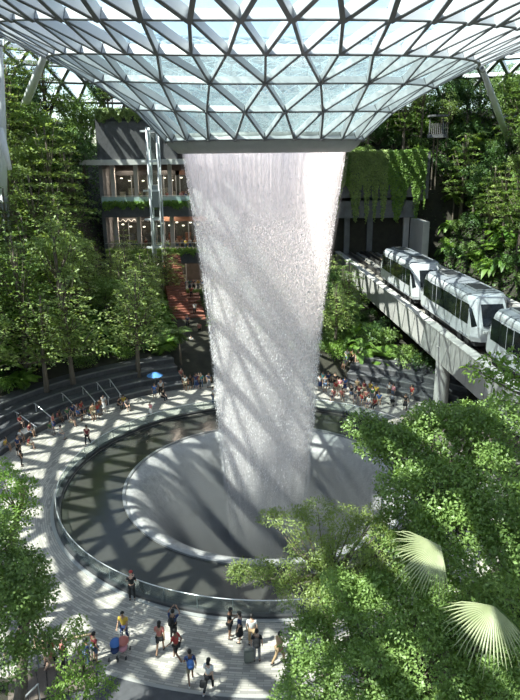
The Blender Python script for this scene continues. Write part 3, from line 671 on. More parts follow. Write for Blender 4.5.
# ================================================================== THE TRAIN
def rr_section(w, h, r, n=4):
    pts = []
    for (cx, cz, a0) in ((w / 2 - r, h - r, 0), (-w / 2 + r, h - r, 90)):
        for k in range(n + 1):
            a = math.radians(a0 + 90 * k / n); pts.append((cx + r * math.cos(a), cz + r * math.sin(a)))
    pts += [(-w / 2, 1.0), (-w / 2, .25), (-w / 2 + .12, 0), (w / 2 - .12, 0), (w / 2, .25), (w / 2, 1.0)]
    return pts
TW = mat('train_white', (.56, .57, .585), .25, coat=.6); TG = mat('train_grey_roof', (.23, .245, .27), .4, var=.06); TD = mat('train_glass', (.012, .015, .018), .08, spec=.9); TBK = mat('train_underframe', (.03, .03, .032), .7)
def quad_bm(pts, th=.03):
    bm = bmesh.new(); bm.faces.new([bm.verts.new(p) for p in pts]); bmesh.ops.solidify(bm, geom=bm.faces[:], thickness=th); return bm
def make_train():
    Lc, W, H = 11.7, 2.6, 2.9
    t = empty('train_car'); h2 = Lc / 2
    def back(z): return .62 * max(0, z - 1.05)             # how far the nose leans back at a height
    bm = bmesh.new(); sec = rr_section(W, H, .34); rings = []
    for sy in (-1, 1):
        R = []
        R.append([bm.verts.new((x * .70, sy * (h2 - back(z)), .12 + z * .93)) for x, z in sec])
        R.append([bm.verts.new((x, sy * (h2 - .75 - back(z) * .9), z)) for x, z in sec])
        rings += R if sy < 0 else R[::-1]
    n = len(sec)
    for a, b in zip(rings[:-1], rings[1:]):
        for k in range(n): bm.faces.new((a[k], a[(k + 1) % n], b[(k + 1) % n], b[k]))
    bm.faces.new(rings[0]); bm.faces.new(rings[-1]); obj('body_shell', bm, TW, t)
    bm = bmesh.new(); V = []
    for sy in (-1, 1): V.append([bm.verts.new((x, sy * (h2 - 1.75), z)) for x, z in ((-W / 2 - .015, H - .50), (-W / 2 + .16, H + .02), (-.5, H + .10), (.5, H + .10), (W / 2 - .16, H + .02), (W / 2 + .015, H - .50))])
    for k in range(5): bm.faces.new((V[0][k], V[0][k + 1], V[1][k + 1], V[1][k]))
    bm.faces.new(V[0]); bm.faces.new(V[1]); obj('roof_panel', bm, TG, t)
    for y in (-2.7, 2.7):
        bm = bmesh.new(); bx(bm, (0, y, H + .12), (1.3, 2.4, .14)); u = obj('roof_unit', bm, mat('roof_unit_grey', (.22, .23, .24), .5), t)
        bm = bmesh.new(); bx(bm, (0, y, H + .20), (1.05, 1.9, .03)); obj('grille', bm, BLACK, u)
    for sx in (-1, 1):
        X_ = sx * (W / 2 + .008)
        for (y0, y1) in ((-4.55, -3.3), (-1.55, -.03), (.03, 1.55), (3.3, 4.55)):
            bm = bmesh.new(); bx(bm, (X_, (y0 + y1) / 2, 1.68), (.03, y1 - y0, 1.3)); obj('window', bm, TD, t)
        for y in (-2.42, 2.42):
            bm = bmesh.new(); bx(bm, (X_, y, 1.25), (.05, 1.66, 2.25)); d = obj('door', bm, mat('train_door', (.50, .51, .53), .3), t)
            for q in (-.42, .42):
                bm = bmesh.new(); bx(bm, (X_ + sx * .02, y + q, 1.66), (.03, .78, 1.3)); obj('door_window', bm, TD, d)
        bm = bmesh.new(); bx(bm, (X_, 0, .20), (.03, Lc - 2.4, .12)); obj('skirt_stripe', bm, TG, t)
    for sy in (-1, 1):
        def nose(x, z): return (x, sy * (h2 - back(z) + .03), .12 + z * .93)
        obj('windshield', quad_bm([nose(-.80, 1.12), nose(.80, 1.12), nose(.72, 2.45), nose(-.72, 2.45)]), TD, t)
        for sx in (-1, 1):
            bm = bmesh.new(); bx(bm, (sx * .6, sy * (h2 + .02), .75), (.3, .06, .16)); obj('headlight', bm, mat('headlight_lens', (.7, .7, .68), .1), t)
            def side(f, z):      # a point on the slanting cheek, f from the body side to the nose
                x0, y0, z0 = W / 2, h2 - .75 - back(z) * .9, z; x1, y1, z1 = W / 2 * .70, h2 - back(z), .12 + z * .93
                return (sx * (x0 + (x1 - x0) * f + .02), sy * (y0 + (y1 - y0) * f + .02), z0 + (z1 - z0) * f)
            obj('side_light', quad_bm([side(.08, .95), side(.62, 1.1), side(.35, 2.1), side(.05, 2.25)]), TD, t)
        bm = bmesh.new(); bx(bm, (0, sy * 3.5, -.22), (1.9, 2.2, .4)); bg_ = obj('bogie', bm, TBK, t)
        for sx in (-1, 1):
            for q in (-.7, .7):
                bm = bmesh.new(); tube(bm, [(sx * .85, sy * 3.5 + q, -.28), (sx * 1.12, sy * 3.5 + q, -.28)], .33, 14); obj('wheel', bm, BLACK, bg_)
    bm = bmesh.new(); bx(bm, (0, 0, -.15), (2.0, Lc - 1.2, .3)); obj('underframe', bm, TBK, t)
    reg(t); return t
tr = make_train()
rzt = math.atan(.074)
for i, (yc, lab) in enumerate(((24.9, 'farthest white train car near the tunnel mouth, seen whole'), (12.2, 'middle white train car above the concrete pillar'), (-.5, 'nearest white train car, cut by the picture edge behind bright leaves'))):
    o = tr if i == 0 else copy_tree(tr)
    for k in ('label', 'category', 'group'):
        if k in o: del o[k]
    tag(o, lab, 'train car', 'train cars on the elevated guideway'); o.location = (TX(yc, 1.85), yc, DZ + .50); o.rotation_euler = (0, 0, rzt)

# ================================================================== TREES AND PLANTS
def proj(x, y, z):
    d = Vector((x, y, z)) - CAM; w = d.dot(_F); return (260 + FPX * d.dot(CR) / w, 350 - FPX * d.dot(CU) / w, w)
make_tree('tier_big', 'tiered_tree', 10.5, 3.6, 1, 'tier', .26, 8, 1.15, True)
make_tree('tier_mid', 'tiered_tree', 8.0, 2.9, 2, 'tier', .24, 7, 1.15, True)
make_tree('tier_dark', 'tiered_tree', 9.5, 2.6, 3, 'dense', .25, 9, 1.2, True)
make_tree('round_a', 'bushy_tree', 8.5, 2.7, 4, 'dense', .24, 16, 1.7)
make_tree('round_b', 'bushy_tree', 7.0, 2.3, 5, 'dark', .24, 14, 1.7)
make_tree('slim', 'slender_tree', 9.5, 1.5, 6, 'tier', .22, 14, 1.6)
make_palm('palm', 4.2, 2.3, 15, 7); make_palm('palm_low', .3, 1.9, 16, 8, trunk=False, name='tree_fern', lm='bright')
make_shrub('shrub_a', 1.25, 1.5, 9, 'dense', .17, dens=1.6); make_shrub('shrub_b', 1.1, 1.3, 10, 'bright', .16, dens=1.5); make_shrub('shrub_c', 1.4, 1.8, 11, 'dark', .19, dens=1.6)
make_bigleaf('bigleaf', 1.5, 1.2, 12)

taken = []
def free(x, y, d):
    for (a, b, c) in taken:
        if (a - x) ** 2 + (b - y) ** 2 < ((d + c) / 2) ** 2: return False
    return True
LBL = {
 'left':  dict(tier_big='tall tiered tree with flat pale sprays on the left hillside', tier_mid='small tiered tree with flat pale sprays on the left hillside', tier_dark='narrow dark tiered tree on the left hillside', round_a='mid green bushy tree on the left hillside', round_b='dark bushy tree on the left hillside', slim='slender light green tree on the left hillside', palm='feather palm on the left hillside'),
 'rear':  dict(tier_big='tall tiered tree between the fall and the rear balconies', tier_mid='small tiered tree below the rear balconies', tier_dark='narrow dark tiered tree below the rear balconies', round_a='mid green bushy tree below the rear balconies', round_b='dark bushy tree below the rear balconies', slim='slender light green tree below the rear balconies', palm='feather palm below the rear balconies'),
 'right': dict(tier_big='tall tiered tree on the right hillside beyond the train', tier_mid='small tiered tree on the right hillside beyond the train', tier_dark='narrow dark tiered tree on the right hillside beyond the train', round_a='mid green bushy tree on the right hillside beyond the train', round_b='dark bushy tree on the right hillside beyond the train', slim='slender light green tree on the right hillside beyond the train', palm='feather palm on the right hillside beyond the train'),
 'portal':dict(tier_big='tall tiered tree on the slope above the tunnel mouth', tier_mid='small tiered tree on the slope above the tunnel mouth', tier_dark='narrow dark tiered tree above the tunnel mouth', round_a='mid green bushy tree above the tunnel mouth', round_b='dark bushy tree above the tunnel mouth', slim='slender light green tree above the tunnel mouth', palm='feather palm above the tunnel mouth'),
 'under': dict(tier_big='tall tiered tree in the shade under the train guideway', tier_mid='small tiered tree in the shade under the guideway', tier_dark='narrow dark tree in the shade under the guideway', round_a='bushy tree in the shade under the guideway', round_b='dark bushy tree in the shade under the guideway', slim='slender tree in the shade under the guideway', palm='feather palm in the shade under the guideway')}
PLACE = dict(left='on the left hillside', rear='behind the fall', right='on the right hillside', portal='above the tunnel mouth', under='under the guideway')
SHL = dict(shrub_a='mid green leafy shrub', shrub_b='bright green leafy shrub', shrub_c='dark leafy shrub', palm_low='tree fern rosette', bigleaf='broad leaved tropical plant')
def tree(kind, x, y, zone, s=1, rz=None, label=None, sz=None):
    taken.append((x, y, 2.4 * s)); return plant(kind, (x, y, gz(x, y)), s, rz, label or LBL[zone][kind], 'palm' if kind == 'palm' else 'tree', 'trees ' + PLACE[zone], sz=sz)
# trees one can single out
tree('tier_mid', *G(48, 408, 0)[:2], 'left', .95, label='small tiered tree with thin trunk beside the left seating steps')
p = G(137, 392, 0); tree('tier_big', p.x, p.y + 1.2, 'rear', .84, label='wide pale tiered tree with bare trunk behind the seating steps, nearest the red stairs')
tree('tier_mid', -14.5, 13.5, 'left', 1.05, label='bright tiered tree rising beside the terrace steps'); tree('tier_big', -19.0, 8.5, 'left', .8, label='bright tiered tree at the left picture edge above the seating steps')
tree('palm', -6.9, 16.4 + 2.2, 'rear', .62, label='small feather palm beside the foot of the red stairs')
tree('palm', 7.6, 24, 'under', .7, label='lone feather palm behind the crowd under the guideway')
def scatter(zone, n, xr, yr, kinds, dmin, ok, smin=.75, smax=1.15, small=None):
    c = 0; random.seed(hash(zone) % 7 if False else len(zone) * 13 + n)
    for _ in range(n * 25):
        x, y = random.uniform(*xr), random.uniform(*yr); r = math.hypot(x, y)
        if r < 21.6 or not ok(x, y): continue
        z = gz(x, y); px, py, w = proj(x, y, z + 5)
        if px < -40 or px > 560 or w < 5: continue
        if not free(x, y, dmin): continue
        s = random.uniform(smin, smax); k = random.choice(kinds)
        tp = proj(x, y, z + s * dict(tier_big=10.5, tier_mid=8, tier_dark=9.5, round_a=8, round_b=6.8, slim=9.5, palm=6)[k]); wpx = 3 * s * FPX / tp[2]
        if 101 - wpx < tp[0] < 215 and tp[1] < (232 if tp[0] < 165 else 262) and zone in ('left', 'rear'): continue
        tree(k, x, y, zone, s, sz=s * random.uniform(.9, 1.15)); c += 1
        if c >= n: break
    return c
c1 = scatter('left', 90, (-44, -12.0), (-4, 40), ['tier_big', 'tier_big', 'tier_mid', 'tier_dark', 'round_a', 'slim', 'tier_dark', 'tier_big'], 2.6, lambda x, y: not (x > X0 - 1.0 and y > 35) and not (x > -15 and y > 28) and not (84 < proj(x, y, gz(x, y) + 9.5)[0] < 215 and proj(x, y, gz(x, y) + 9.5)[1] < 250), .8, 1.2)
c2 = scatter('rear', 30, (-16, 3), (21.5, 37), ['tier_mid', 'tier_big', 'tier_mid', 'palm', 'round_a'], 2.3, lambda x, y: not (-9.8 < x < -3.6) and y < 37, .5, .72)
c3 = scatter('right', 60, (19, 46), (-8, 52), ['round_a', 'tier_big', 'slim', 'round_b', 'tier_mid', 'tier_dark', 'palm'], 2.9, lambda x, y: x - xt(y) > 13.8, .65, 1.0)
c4 = scatter('portal', 34, (2, 34), (53, 66), ['round_b', 'tier_dark', 'slim', 'round_a', 'round_b'], 2.8, lambda x, y: True, .85, 1.15)
c5 = scatter('under', 16, (3, 20), (21, 46), ['round_b', 'tier_dark', 'round_b', 'tier_mid'], 3.0, lambda x, y: x - xt(y) < -2.2 or 1 < 0, .5, .75)
print('trees', c1, c2, c3, c4, c5)
taken_s = []
def scatter_s(zone, n, xr, yr, kinds, dmin, ok, smin=.7, smax=1.3):
    c = 0
    for _ in range(n * 30):
        x, y = random.uniform(*xr), random.uniform(*yr)
        if math.hypot(x, y) < 21.2 or not ok(x, y): continue
        z = gz(x, y); px, py, w = proj(x, y, z + 1)
        if px < -15 or px > 535 or w < 5 or any((a - x) ** 2 + (b - y) ** 2 < dmin * dmin for a, b in taken_s): continue
        taken_s.append((x, y)); s = random.uniform(smin, smax); k = random.choice(kinds)
        plant(k, (x, y, z), s, None, SHL[k] + ' growing ' + PLACE[zone], 'plant' if 'shrub' not in k else 'shrub', 'shrubs ' + PLACE[zone]); c += 1
        if c >= n: break
scatter_s('left', 60, (-34, -11), (-4, 38), ['shrub_a', 'shrub_c', 'shrub_b', 'palm_low', 'bigleaf'], 1.5, lambda x, y: not (x > X0 - 1 and y > 36))
scatter_s('rear', 64, (-15, 4), (20, 39), ['shrub_a', 'shrub_c', 'bigleaf', 'palm_low'], 1.4, lambda x, y: abs(x + 5 + 3.6 * (y - 17.6) / 21.4) > 2.1, .6, 1)
scatter_s('right', 90, (18, 40), (-6, 50), ['shrub_a', 'shrub_b', 'shrub_c', 'palm_low', 'bigleaf', 'shrub_b'], 1.5, lambda x, y: x - xt(y) > 12.6, .8, 1.2)
scatter_s('portal', 45, (1, 30), (51.2, 62), ['shrub_a', 'shrub_c', 'shrub_b'], 1.7, lambda x, y: True, 1, 1.7)
scatter_s('under', 36, (3, 17), (21, 46), ['shrub_a', 'shrub_c', 'palm_low', 'bigleaf'], 1.5, lambda x, y: x - xt(y) < -.8)
# low ground cover over the hillsides
n = 150000; x = RNG.uniform(-36, 36, n); y = RNG.uniform(-8, 64, n); r = np.hypot(x, y)
d_ = np.hypot(x - CAM.x, y - CAM.y); k = (r > 22.3) & (np.abs(x - CAM.x) / np.maximum(y - CAM.y, 1) < .47) & ~((x > X0 - .5) & (x < X1 + .5) & (y > YB - 1)) & ~((x > 13.0 - .074 * y) & (x < 23.8 - .074 * y)) & ~((np.abs(x + 5 + 3.6 * (y - 17.6) / 21.4) < 1.9) & (y < 41)) & ~((x > 2.6) & (y > 49) & (y < 51))
x, y = x[k], y[k]; z = np.array([gz(a, b) for a, b in zip(x, y)]) + .05 + .35 * RNG.random(len(x)) ** 2
gN = np.array([0, 0, 1.]) + RNG.normal(size=(len(x), 3)) * .5
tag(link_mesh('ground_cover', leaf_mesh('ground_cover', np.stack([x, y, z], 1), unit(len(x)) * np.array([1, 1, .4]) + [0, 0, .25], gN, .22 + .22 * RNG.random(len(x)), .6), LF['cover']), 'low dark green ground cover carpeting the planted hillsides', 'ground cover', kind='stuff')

# hanging creepers: over the tunnel lintel and over the planter walls of the building
def creeper(name, x0, x1, yf, ztop, drop, n, lm, label, group, leaf=.17, slope=0.0):
    xx = RNG.uniform(x0, x1, n); hang = drop * (.45 + .55 * np.sin(xx * 2.1 + 1.3 * np.sin(xx * .9)) ** 2); t = RNG.random(n) ** 1.4
    zz = ztop - t * hang + RNG.normal(size=n) * .08; yy = yf - .12 - .35 * np.sqrt(np.clip(1 - t, 0, 1)) * RNG.random(n) + slope * np.clip(zz - ztop, -9, 0)
    P = np.stack([xx, yy, zz], 1); D = np.array([0, -.25, -.9]) + RNG.normal(size=(n, 3)) * .5; Nn = np.array([0, -.8, .6]) + RNG.normal(size=(n, 3)) * .4
    t_ = tag(empty(name, (0, 0, 0)), label, 'creeper', group)
    link_mesh('foliage', leaf_mesh('foliage', P, D, Nn, leaf * (.7 + .7 * RNG.random(n)), .65), LF[lm], t_)
    bm = bmesh.new()
    for k in range(max(3, int((x1 - x0) * 1.2))):
        xk = x0 + (x1 - x0) * (k + .5) / max(3, int((x1 - x0) * 1.2)); tube(bm, [(xk, yf - .1, ztop), (xk + .05, yf - .2, ztop - drop * .5), (xk - .04, yf - .12, ztop - drop * .9)], .02, 4)
    obj('stem', bm, BARK, t_)
pl = (xr - xl + 3) / 4
for i, w in enumerate(('first', 'second', 'third', 'fourth')):
    creeper('hanging_creeper', xl - 1.5 + pl * i, xl - 1.5 + pl * (i + 1), PY - .05, DZ + 12.4, 8.6, 9000, 'tier' if i % 2 == 0 else 'bright', 'creeper curtain over the tunnel mouth, %s of four from the waterfall side' % w, 'creepers over the tunnel mouth', .2, -.0)
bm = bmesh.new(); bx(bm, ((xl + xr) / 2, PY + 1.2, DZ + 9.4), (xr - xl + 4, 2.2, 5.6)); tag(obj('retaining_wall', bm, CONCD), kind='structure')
for i, z in enumerate(FL[:3]):
    creeper('trailing_creeper', X0 + .2, X1 - .2, YB - .7, z + .38, [.6, .7, .8][i], 5200, ['dense', 'bright', 'bright'][i], 'trailing plants along the %s planter wall of the rear building' % ['lowest', 'middle', 'upper'][i], 'planters on the rear building', .18)
creeper('roof_planting', X0, X0 + 10, YB - .1, 22.6, 1.2, 3500, 'tier', 'fringe of plants on top of the dark stone wall', 'planters on the rear building', .26)

# white roof supports
def support(base, top, r, label, foot=True):
    t = tag(empty('roof_support'), label, 'column', 'white tree-like roof supports')
    if foot:
        bm = bmesh.new(); tube(bm, [(base.x, base.y, gz(base.x, base.y) - .6), base + Vector((0, 0, .15))], r, 14); obj('lower_shaft', bm, STEELD, t, True)
    bm = bmesh.new(); tube(bm, [base, base.lerp(top, .5), top], [r, r * 1.1, r * .7], 14); obj('shaft', bm, STEEL, t, True)
    bm = bmesh.new(); tube(bm, [top - (top - base).normalized() * .5, top], [r * .8, r * .55], 14); obj('node_joint', bm, STEELD, t, True); return t
a = PD(3, 196, 60); b = PD(-1, 40, 60); t = support(a, b, .36, 'thick white roof support column at the left picture edge')
b = PD(46, 52, 58); support(PD(18, 122, 78), b, .36, 'slanting white roof strut above the left treetops'); support(PD(0, 128, 50), PD(10, 170, 50), .2, 'short white brace beside the left edge roof column', False)
support(PD(508, 140, 88), PD(482, 68, 66), .32, 'slanting white roof strut above the right treetops')
# viewing platform among the right trees
t = tag(empty('viewing_platform', PD(437, 136, 82)), 'small grey viewing platform with timber slats among the right treetops', 'platform'); t.scale = (.75, .75, .75)
bm = bmesh.new(); bx(bm, (0, 0, 0), (2.4, 2.4, .5)); obj('floor_deck', bm, CONCD, t)
bm = bmesh.new()
for k in range(9): bx(bm, (-1.15 + k * .29, -1.2, 1.0), (.1, .06, 1.6))
obj('slat_panel', bm, mat('grey_slats', (.22, .21, .20), .7), t); bm = bmesh.new(); bx(bm, (0, -.1, 2.9), (2.6, 2.6, .25)); obj('canopy', bm, CONCD, t)
for s_ in (-1, 1):
    bm = bmesh.new(); bx(bm, (s_ * .3, .6, -4), (.15, .15, 8)); obj('post', bm, BARK, t)
    bm = bmesh.new(); bx(bm, (s_, .8, 1.4), (.15, .15, 2.8)); obj('post', bm, CONCD, t)

# ---------------------------------------------------------------- trees close to the viewpoint
def near_tree(name, blobs, lm, leaf, dens, base, label, aspect=.55, cat='tree', trunk_r=.16, fork=None):
    t = tag(empty(name), label, cat, None); B = []
    for (px, py, d, r) in blobs: p = PD(px, py, d); B.append((p.x, p.y, p.z, r, r, r * .75))
    link_mesh('crown', leaf_mesh('crown', *blob_leaves(B, dens * 3.4, leaf, up=.8, rnd=.9, shell=.35), aspect=aspect), LF[lm], t)
    bm = bmesh.new(); cx = sum(b[0] for b in B) / len(B); cyy = sum(b[1] for b in B) / len(B); zlo = min(b[2] for b in B); f = fork or Vector((cx, cyy + .5, (zlo + sum(b[2] for b in B) / len(B)) / 2 - .3)); bs = Vector((*base, -.2))
    tube(bm, [bs, bs.lerp(f, .5) + Vector((.1, .1, 0)), f], [trunk_r * 1.3, trunk_r, trunk_r * .8], 10)
    for b in B:
        b = Vector(b[:3]); m_ = f.lerp(b, .5) + Vector((0, 0, -.1 * (b - f).length)); tube(bm, [f, m_, b], [trunk_r * .3, trunk_r * .15, .008], 5)
    obj('trunk', bm, BARK, t, True); return t
def extra(bl, n, seed, jit=26, rs=(.28, .5)):
    random.seed(seed); out = list(bl)
    for _ in range(n):
        px, py, d, r = random.choice(bl); a = random.random() * 6.28; f = 36 * r * random.uniform(.6, 1.05)
        out.append((px + math.cos(a) * f, py + math.sin(a) * f * .9, d - random.uniform(-.5, .6), random.uniform(*rs)))
    return out
A = [(388, 446, 16, .55), (412, 455, 15.6, .85), (440, 446, 16, .9), (475, 438, 16, .9), (400, 530, 14.8, .7), (430, 560, 14.3, .8), (508, 430, 16, 1.0), (405, 492, 15, .7), (440, 490, 14.5, 1.0), (490, 490, 14.5, 1.1), (522, 520, 14, 1.1), (455, 532, 14, 1.0), (500, 560, 13.6, 1.1), (372, 430, 16.3, .3), (422, 424, 16.5, .5), (460, 418, 16.6, .5), (500, 412, 16.6, .5)]
near_tree('glossy_tree', extra(A, 60, 3), 'near', .088, .62, PD(470, 560, 17)[:2], 'large glossy green tree in the foreground at right, below the train', .6)
Bq = [(292, 522, 15.2, .42), (318, 512, 15.4, .45), (345, 520, 15.2, .5), (368, 530, 15, .5), (310, 550, 14.8, .6), (345, 560, 14.6, .7), (280, 572, 14.8, .40), (300, 592, 14.4, .6), (262, 574, 15.2, .22), (335, 600, 14.2, .8), (240, 572, 15.4, .15), (385, 545, 14.6, .5), (375, 515, 15.4, .35), (395, 570, 14.4, .5), (272, 515, 15.6, .15), (370, 575, 14.5, .6)]
near_tree('olive_tree', extra(Bq, 40, 5, rs=(.16, .34)), 'olive', .078, .62, PD(330, 640, 16)[:2], 'feathery olive green tree in front of the funnel pool', .38)
Cq = [(330, 640, 13.6, .95), (378, 606, 13.7, .9), (418, 612, 13.2, 1.0), (306, 680, 13.2, .6), (368, 680, 12.6, 1.05), (428, 672, 12.5, 1.0), (484, 700, 12.3, .9), (518, 690, 12.3, .7), (456, 606, 13.4, .8), (400, 590, 14.0, .8), (310, 640, 13.8, .7), (350, 600, 14.0, .7), (290, 700, 13.4, .5), (480, 640, 13.2, .9), (515, 610, 13.4, .9), (345, 720, 12.4, .9), (300, 720, 12.8, .6), (400, 720, 12, 1.0), (460, 735, 12, 1.0)]
near_tree('small_leaved_tree', extra(Cq, 60, 6), 'near', .078, .62, PD(400, 720, 15)[:2], 'dense small-leaved green tree filling the bottom right of the picture', .6)
D_ = [(492, 364, 13.4, .26), (478, 372, 13.4, .2), (512, 368, 13.3, .3), (503, 382, 13.3, .26), (486, 378, 13.5, .18), (525, 376, 13.3, .4), (470, 366, 13.5, .12), (514, 356, 13.4, .16), (500, 400, 13.5, .2), (520, 395, 13.4, .3)]
near_tree('reaching_branch_tree', D_, 'bright', .11, .5, PD(560, 560, 15)[:2], 'bright leafy branch reaching in front of the nearest train car', .5, trunk_r=.09, fork=PD(560, 400, 13.6))
E_ = [(2, 560, 17, .8), (22, 585, 16.5, .7), (8, 620, 16, .9), (38, 600, 16.5, .5), (40, 640, 16, .5), (0, 665, 15.5, .8), (28, 560, 17, .4), (0, 530, 17.5, .5), (-10, 600, 16, 1)]
near_tree('leafy_tree', extra(E_, 26, 8), 'dense', .10, .6, PD(-10, 640, 18)[:2], 'leafy green tree at the bottom left picture edge', .6)
F_ = [(77, 640, 18.2, .36), (70, 660, 18, .45), (88, 672, 18, .5), (75, 690, 17.8, .6), (100, 690, 17.8, .45), (60, 690, 17.8, .4), (76, 624, 18.4, .2)]
near_tree('young_tree', extra(F_, 14, 9, rs=(.15, .3)), 'bright', .11, .42, PD(80, 700, 19)[:2], 'young bright green tree rising from the bottom edge left of the strollers', .5, trunk_r=.07)
H_ = [(2, 485, 23, .7), (10, 505, 22.5, .6), (0, 470, 23.5, .5), (22, 492, 22.5, .25), (-8, 520, 22, .7)]
near_tree('pale_tree', extra(H_, 10, 10), 'bright', .12, .5, PD(-20, 540, 25)[:2], 'pale green crown poking in at the left edge above the promenade', .5)

bm = bmesh.new(); lathe(bm, [(13.2, -.3), (13.2, .25), (30, .25), (30, -.3)], 60, math.radians(-78), math.radians(5), True); tag(obj('planting_bed', bm, SOIL), kind='structure')
n = 26000; r_ = np.sqrt(RNG.uniform(13.3 ** 2, 24 ** 2, n)); a_ = np.radians(RNG.uniform(-77, -8, n)); hh = .3 + 1.5 * RNG.random(n) * (.4 + .6 * np.sin(r_ * 2.1 + a_ * 9) ** 2)
tag(link_mesh('low_hedging', leaf_mesh('low_hedging', np.stack([r_ * np.cos(a_), r_ * np.sin(a_), hh], 1), unit(n) + [0, 0, .3], np.array([0, 0, 1.]) + RNG.normal(size=(n, 3)) * .5, .16 + .12 * RNG.random(n), .6), LF['dense']), 'low leafy hedging planted beneath the foreground trees', 'hedging', kind='stuff')
# fan palm with two big pleated leaves
def fan(hub, cen, spread, Lf, n, parent, e1, e2, nrm_):
    bm = bmesh.new(); rt = None
    for k in range(n):
        a = cen + spread * (2 * (k + .5) / n - 1); d = e1 * math.cos(a) + e2 * math.sin(a); s_ = -e1 * math.sin(a) + e2 * math.cos(a)
        ll = Lf * random.uniform(.86, 1.06) * (1 - .18 * abs(2 * (k + .5) / n - 1)); wmax = Lf * .40 * spread / n; prev = None
        for q in range(8):
            t = q / 7; w = wmax * (min(1, t / .38) if t < .5 else max(.04, 1 - ((t - .5) / .5) ** 1.1)) + .002
            dr = Vector((0, 0, -1)) * (max(0, t - .5) ** 2 * ll * .5 * random.uniform(.3, 1.6)); p = hub + d * (ll * t) + dr
            r = [bm.verts.new(p - s_ * w - nrm_ * w * .5), bm.verts.new(p + nrm_ * w * .15), bm.verts.new(p + s_ * w - nrm_ * w * .5)]
            if prev: bm.faces.new((prev[0], prev[1], r[1], r[0])); bm.faces.new((prev[1], prev[2], r[2], r[1]))
            prev = r
    o = obj('fan_leaf', bm, LF['fan'], parent, False); return o
random.seed(5)
fp = tag(empty('fan_palm'), 'fan palm with two big pleated pale leaves among the foreground trees', 'palm')
nn_ = (-_F * .8 + Vector((.1, 0, .6))).normalized(); e1 = (CR - nn_ * CR.dot(nn_)).normalized(); e2 = nn_.cross(e1)
h1, h2_ = PD(441, 546, 12.4), PD(494, 606, 11.6); cb_ = PD(540, 660, 13.0)
for hb, cen, sp, ll in ((h1, 214, 60, 1.2), (h2_, 243, 72, 1.2)):
    lf_ = fan(hb, math.radians(cen), math.radians(sp), ll, 30, fp, e1, e2, nn_)
    bm = bmesh.new(); tube(bm, [cb_, cb_.lerp(hb, .6) + Vector((0, 0, .15)), hb], [.022, .016, .012], 6); obj('leaf_stem', bm, LF['dense'], lf_, True)
bm = bmesh.new(); tube(bm, [(cb_.x + .1, cb_.y, -.2), (cb_.x, cb_.y, cb_.z)], [.16, .12], 10); obj('trunk', bm, BARK, fp, True)

for x, y, k, sc2 in ((-17.2, 45.5, 'tier_dark', .62), (-14.9, 43.5, 'round_a', .5), (-12.6, 46, 'tier_big', .5), (-16.2, 43, 'slim', .5), (-10.5, 44, 'round_a', .45), (-18.0, 47, 'round_b', .7), (-13.8, 47, 'tier_dark', .55), (-8.5, 46, 'round_b', .5)):
    plant(k, (x, y, 21.8), sc2, None, {'tier_dark': 'narrow dark tiered', 'round_a': 'mid green bushy', 'round_b': 'dark bushy', 'tier_big': 'spreading tiered', 'slim': 'slender light'}[k] + ' tree on top of the dark stone wall', 'tree', 'trees on the rear building roof')
for x, y, k, sc2 in ((-20.5, 40, 'round_b', 1.15), (-23.5, 43, 'tier_dark', 1.2), (-20.5, 45.5, 'round_a', 1.2), (-27, 44, 'round_b', 1.25), (-30, 40, 'tier_dark', 1.2), (-25, 38, 'round_b', 1.15), (-32, 35, 'round_a', 1.2), (-28, 33, 'tier_dark', 1.1), (-23, 35, 'round_a', 1.0)):
    plant(k, (x, y, gz(x, y)), sc2, None, {'tier_dark': 'tall narrow dark tiered', 'round_a': 'tall mid green bushy', 'round_b': 'tall dark bushy'}[k] + ' tree on the upper left skyline', 'tree', 'skyline trees at upper left')
for x, y, k, sc2 in ((26, 44, 'round_b', 1.1), (30, 46, 'tier_dark', 1.1), (34, 42, 'round_b', 1.1), (29, 38, 'round_a', 1.05), (33, 34, 'tier_dark', 1.1), (30, 30, 'round_b', 1.0), (25, 50, 'tier_dark', 1.1), (31, 52, 'round_a', 1.1), (28, 24, 'round_b', .9)):
    plant(k, (x, y, gz(x, y)), sc2, None, {'tier_dark': 'tall narrow dark tiered', 'round_a': 'tall mid green bushy', 'round_b': 'tall dark bushy'}[k] + ' tree on the upper right skyline', 'tree', 'skyline trees at upper right')

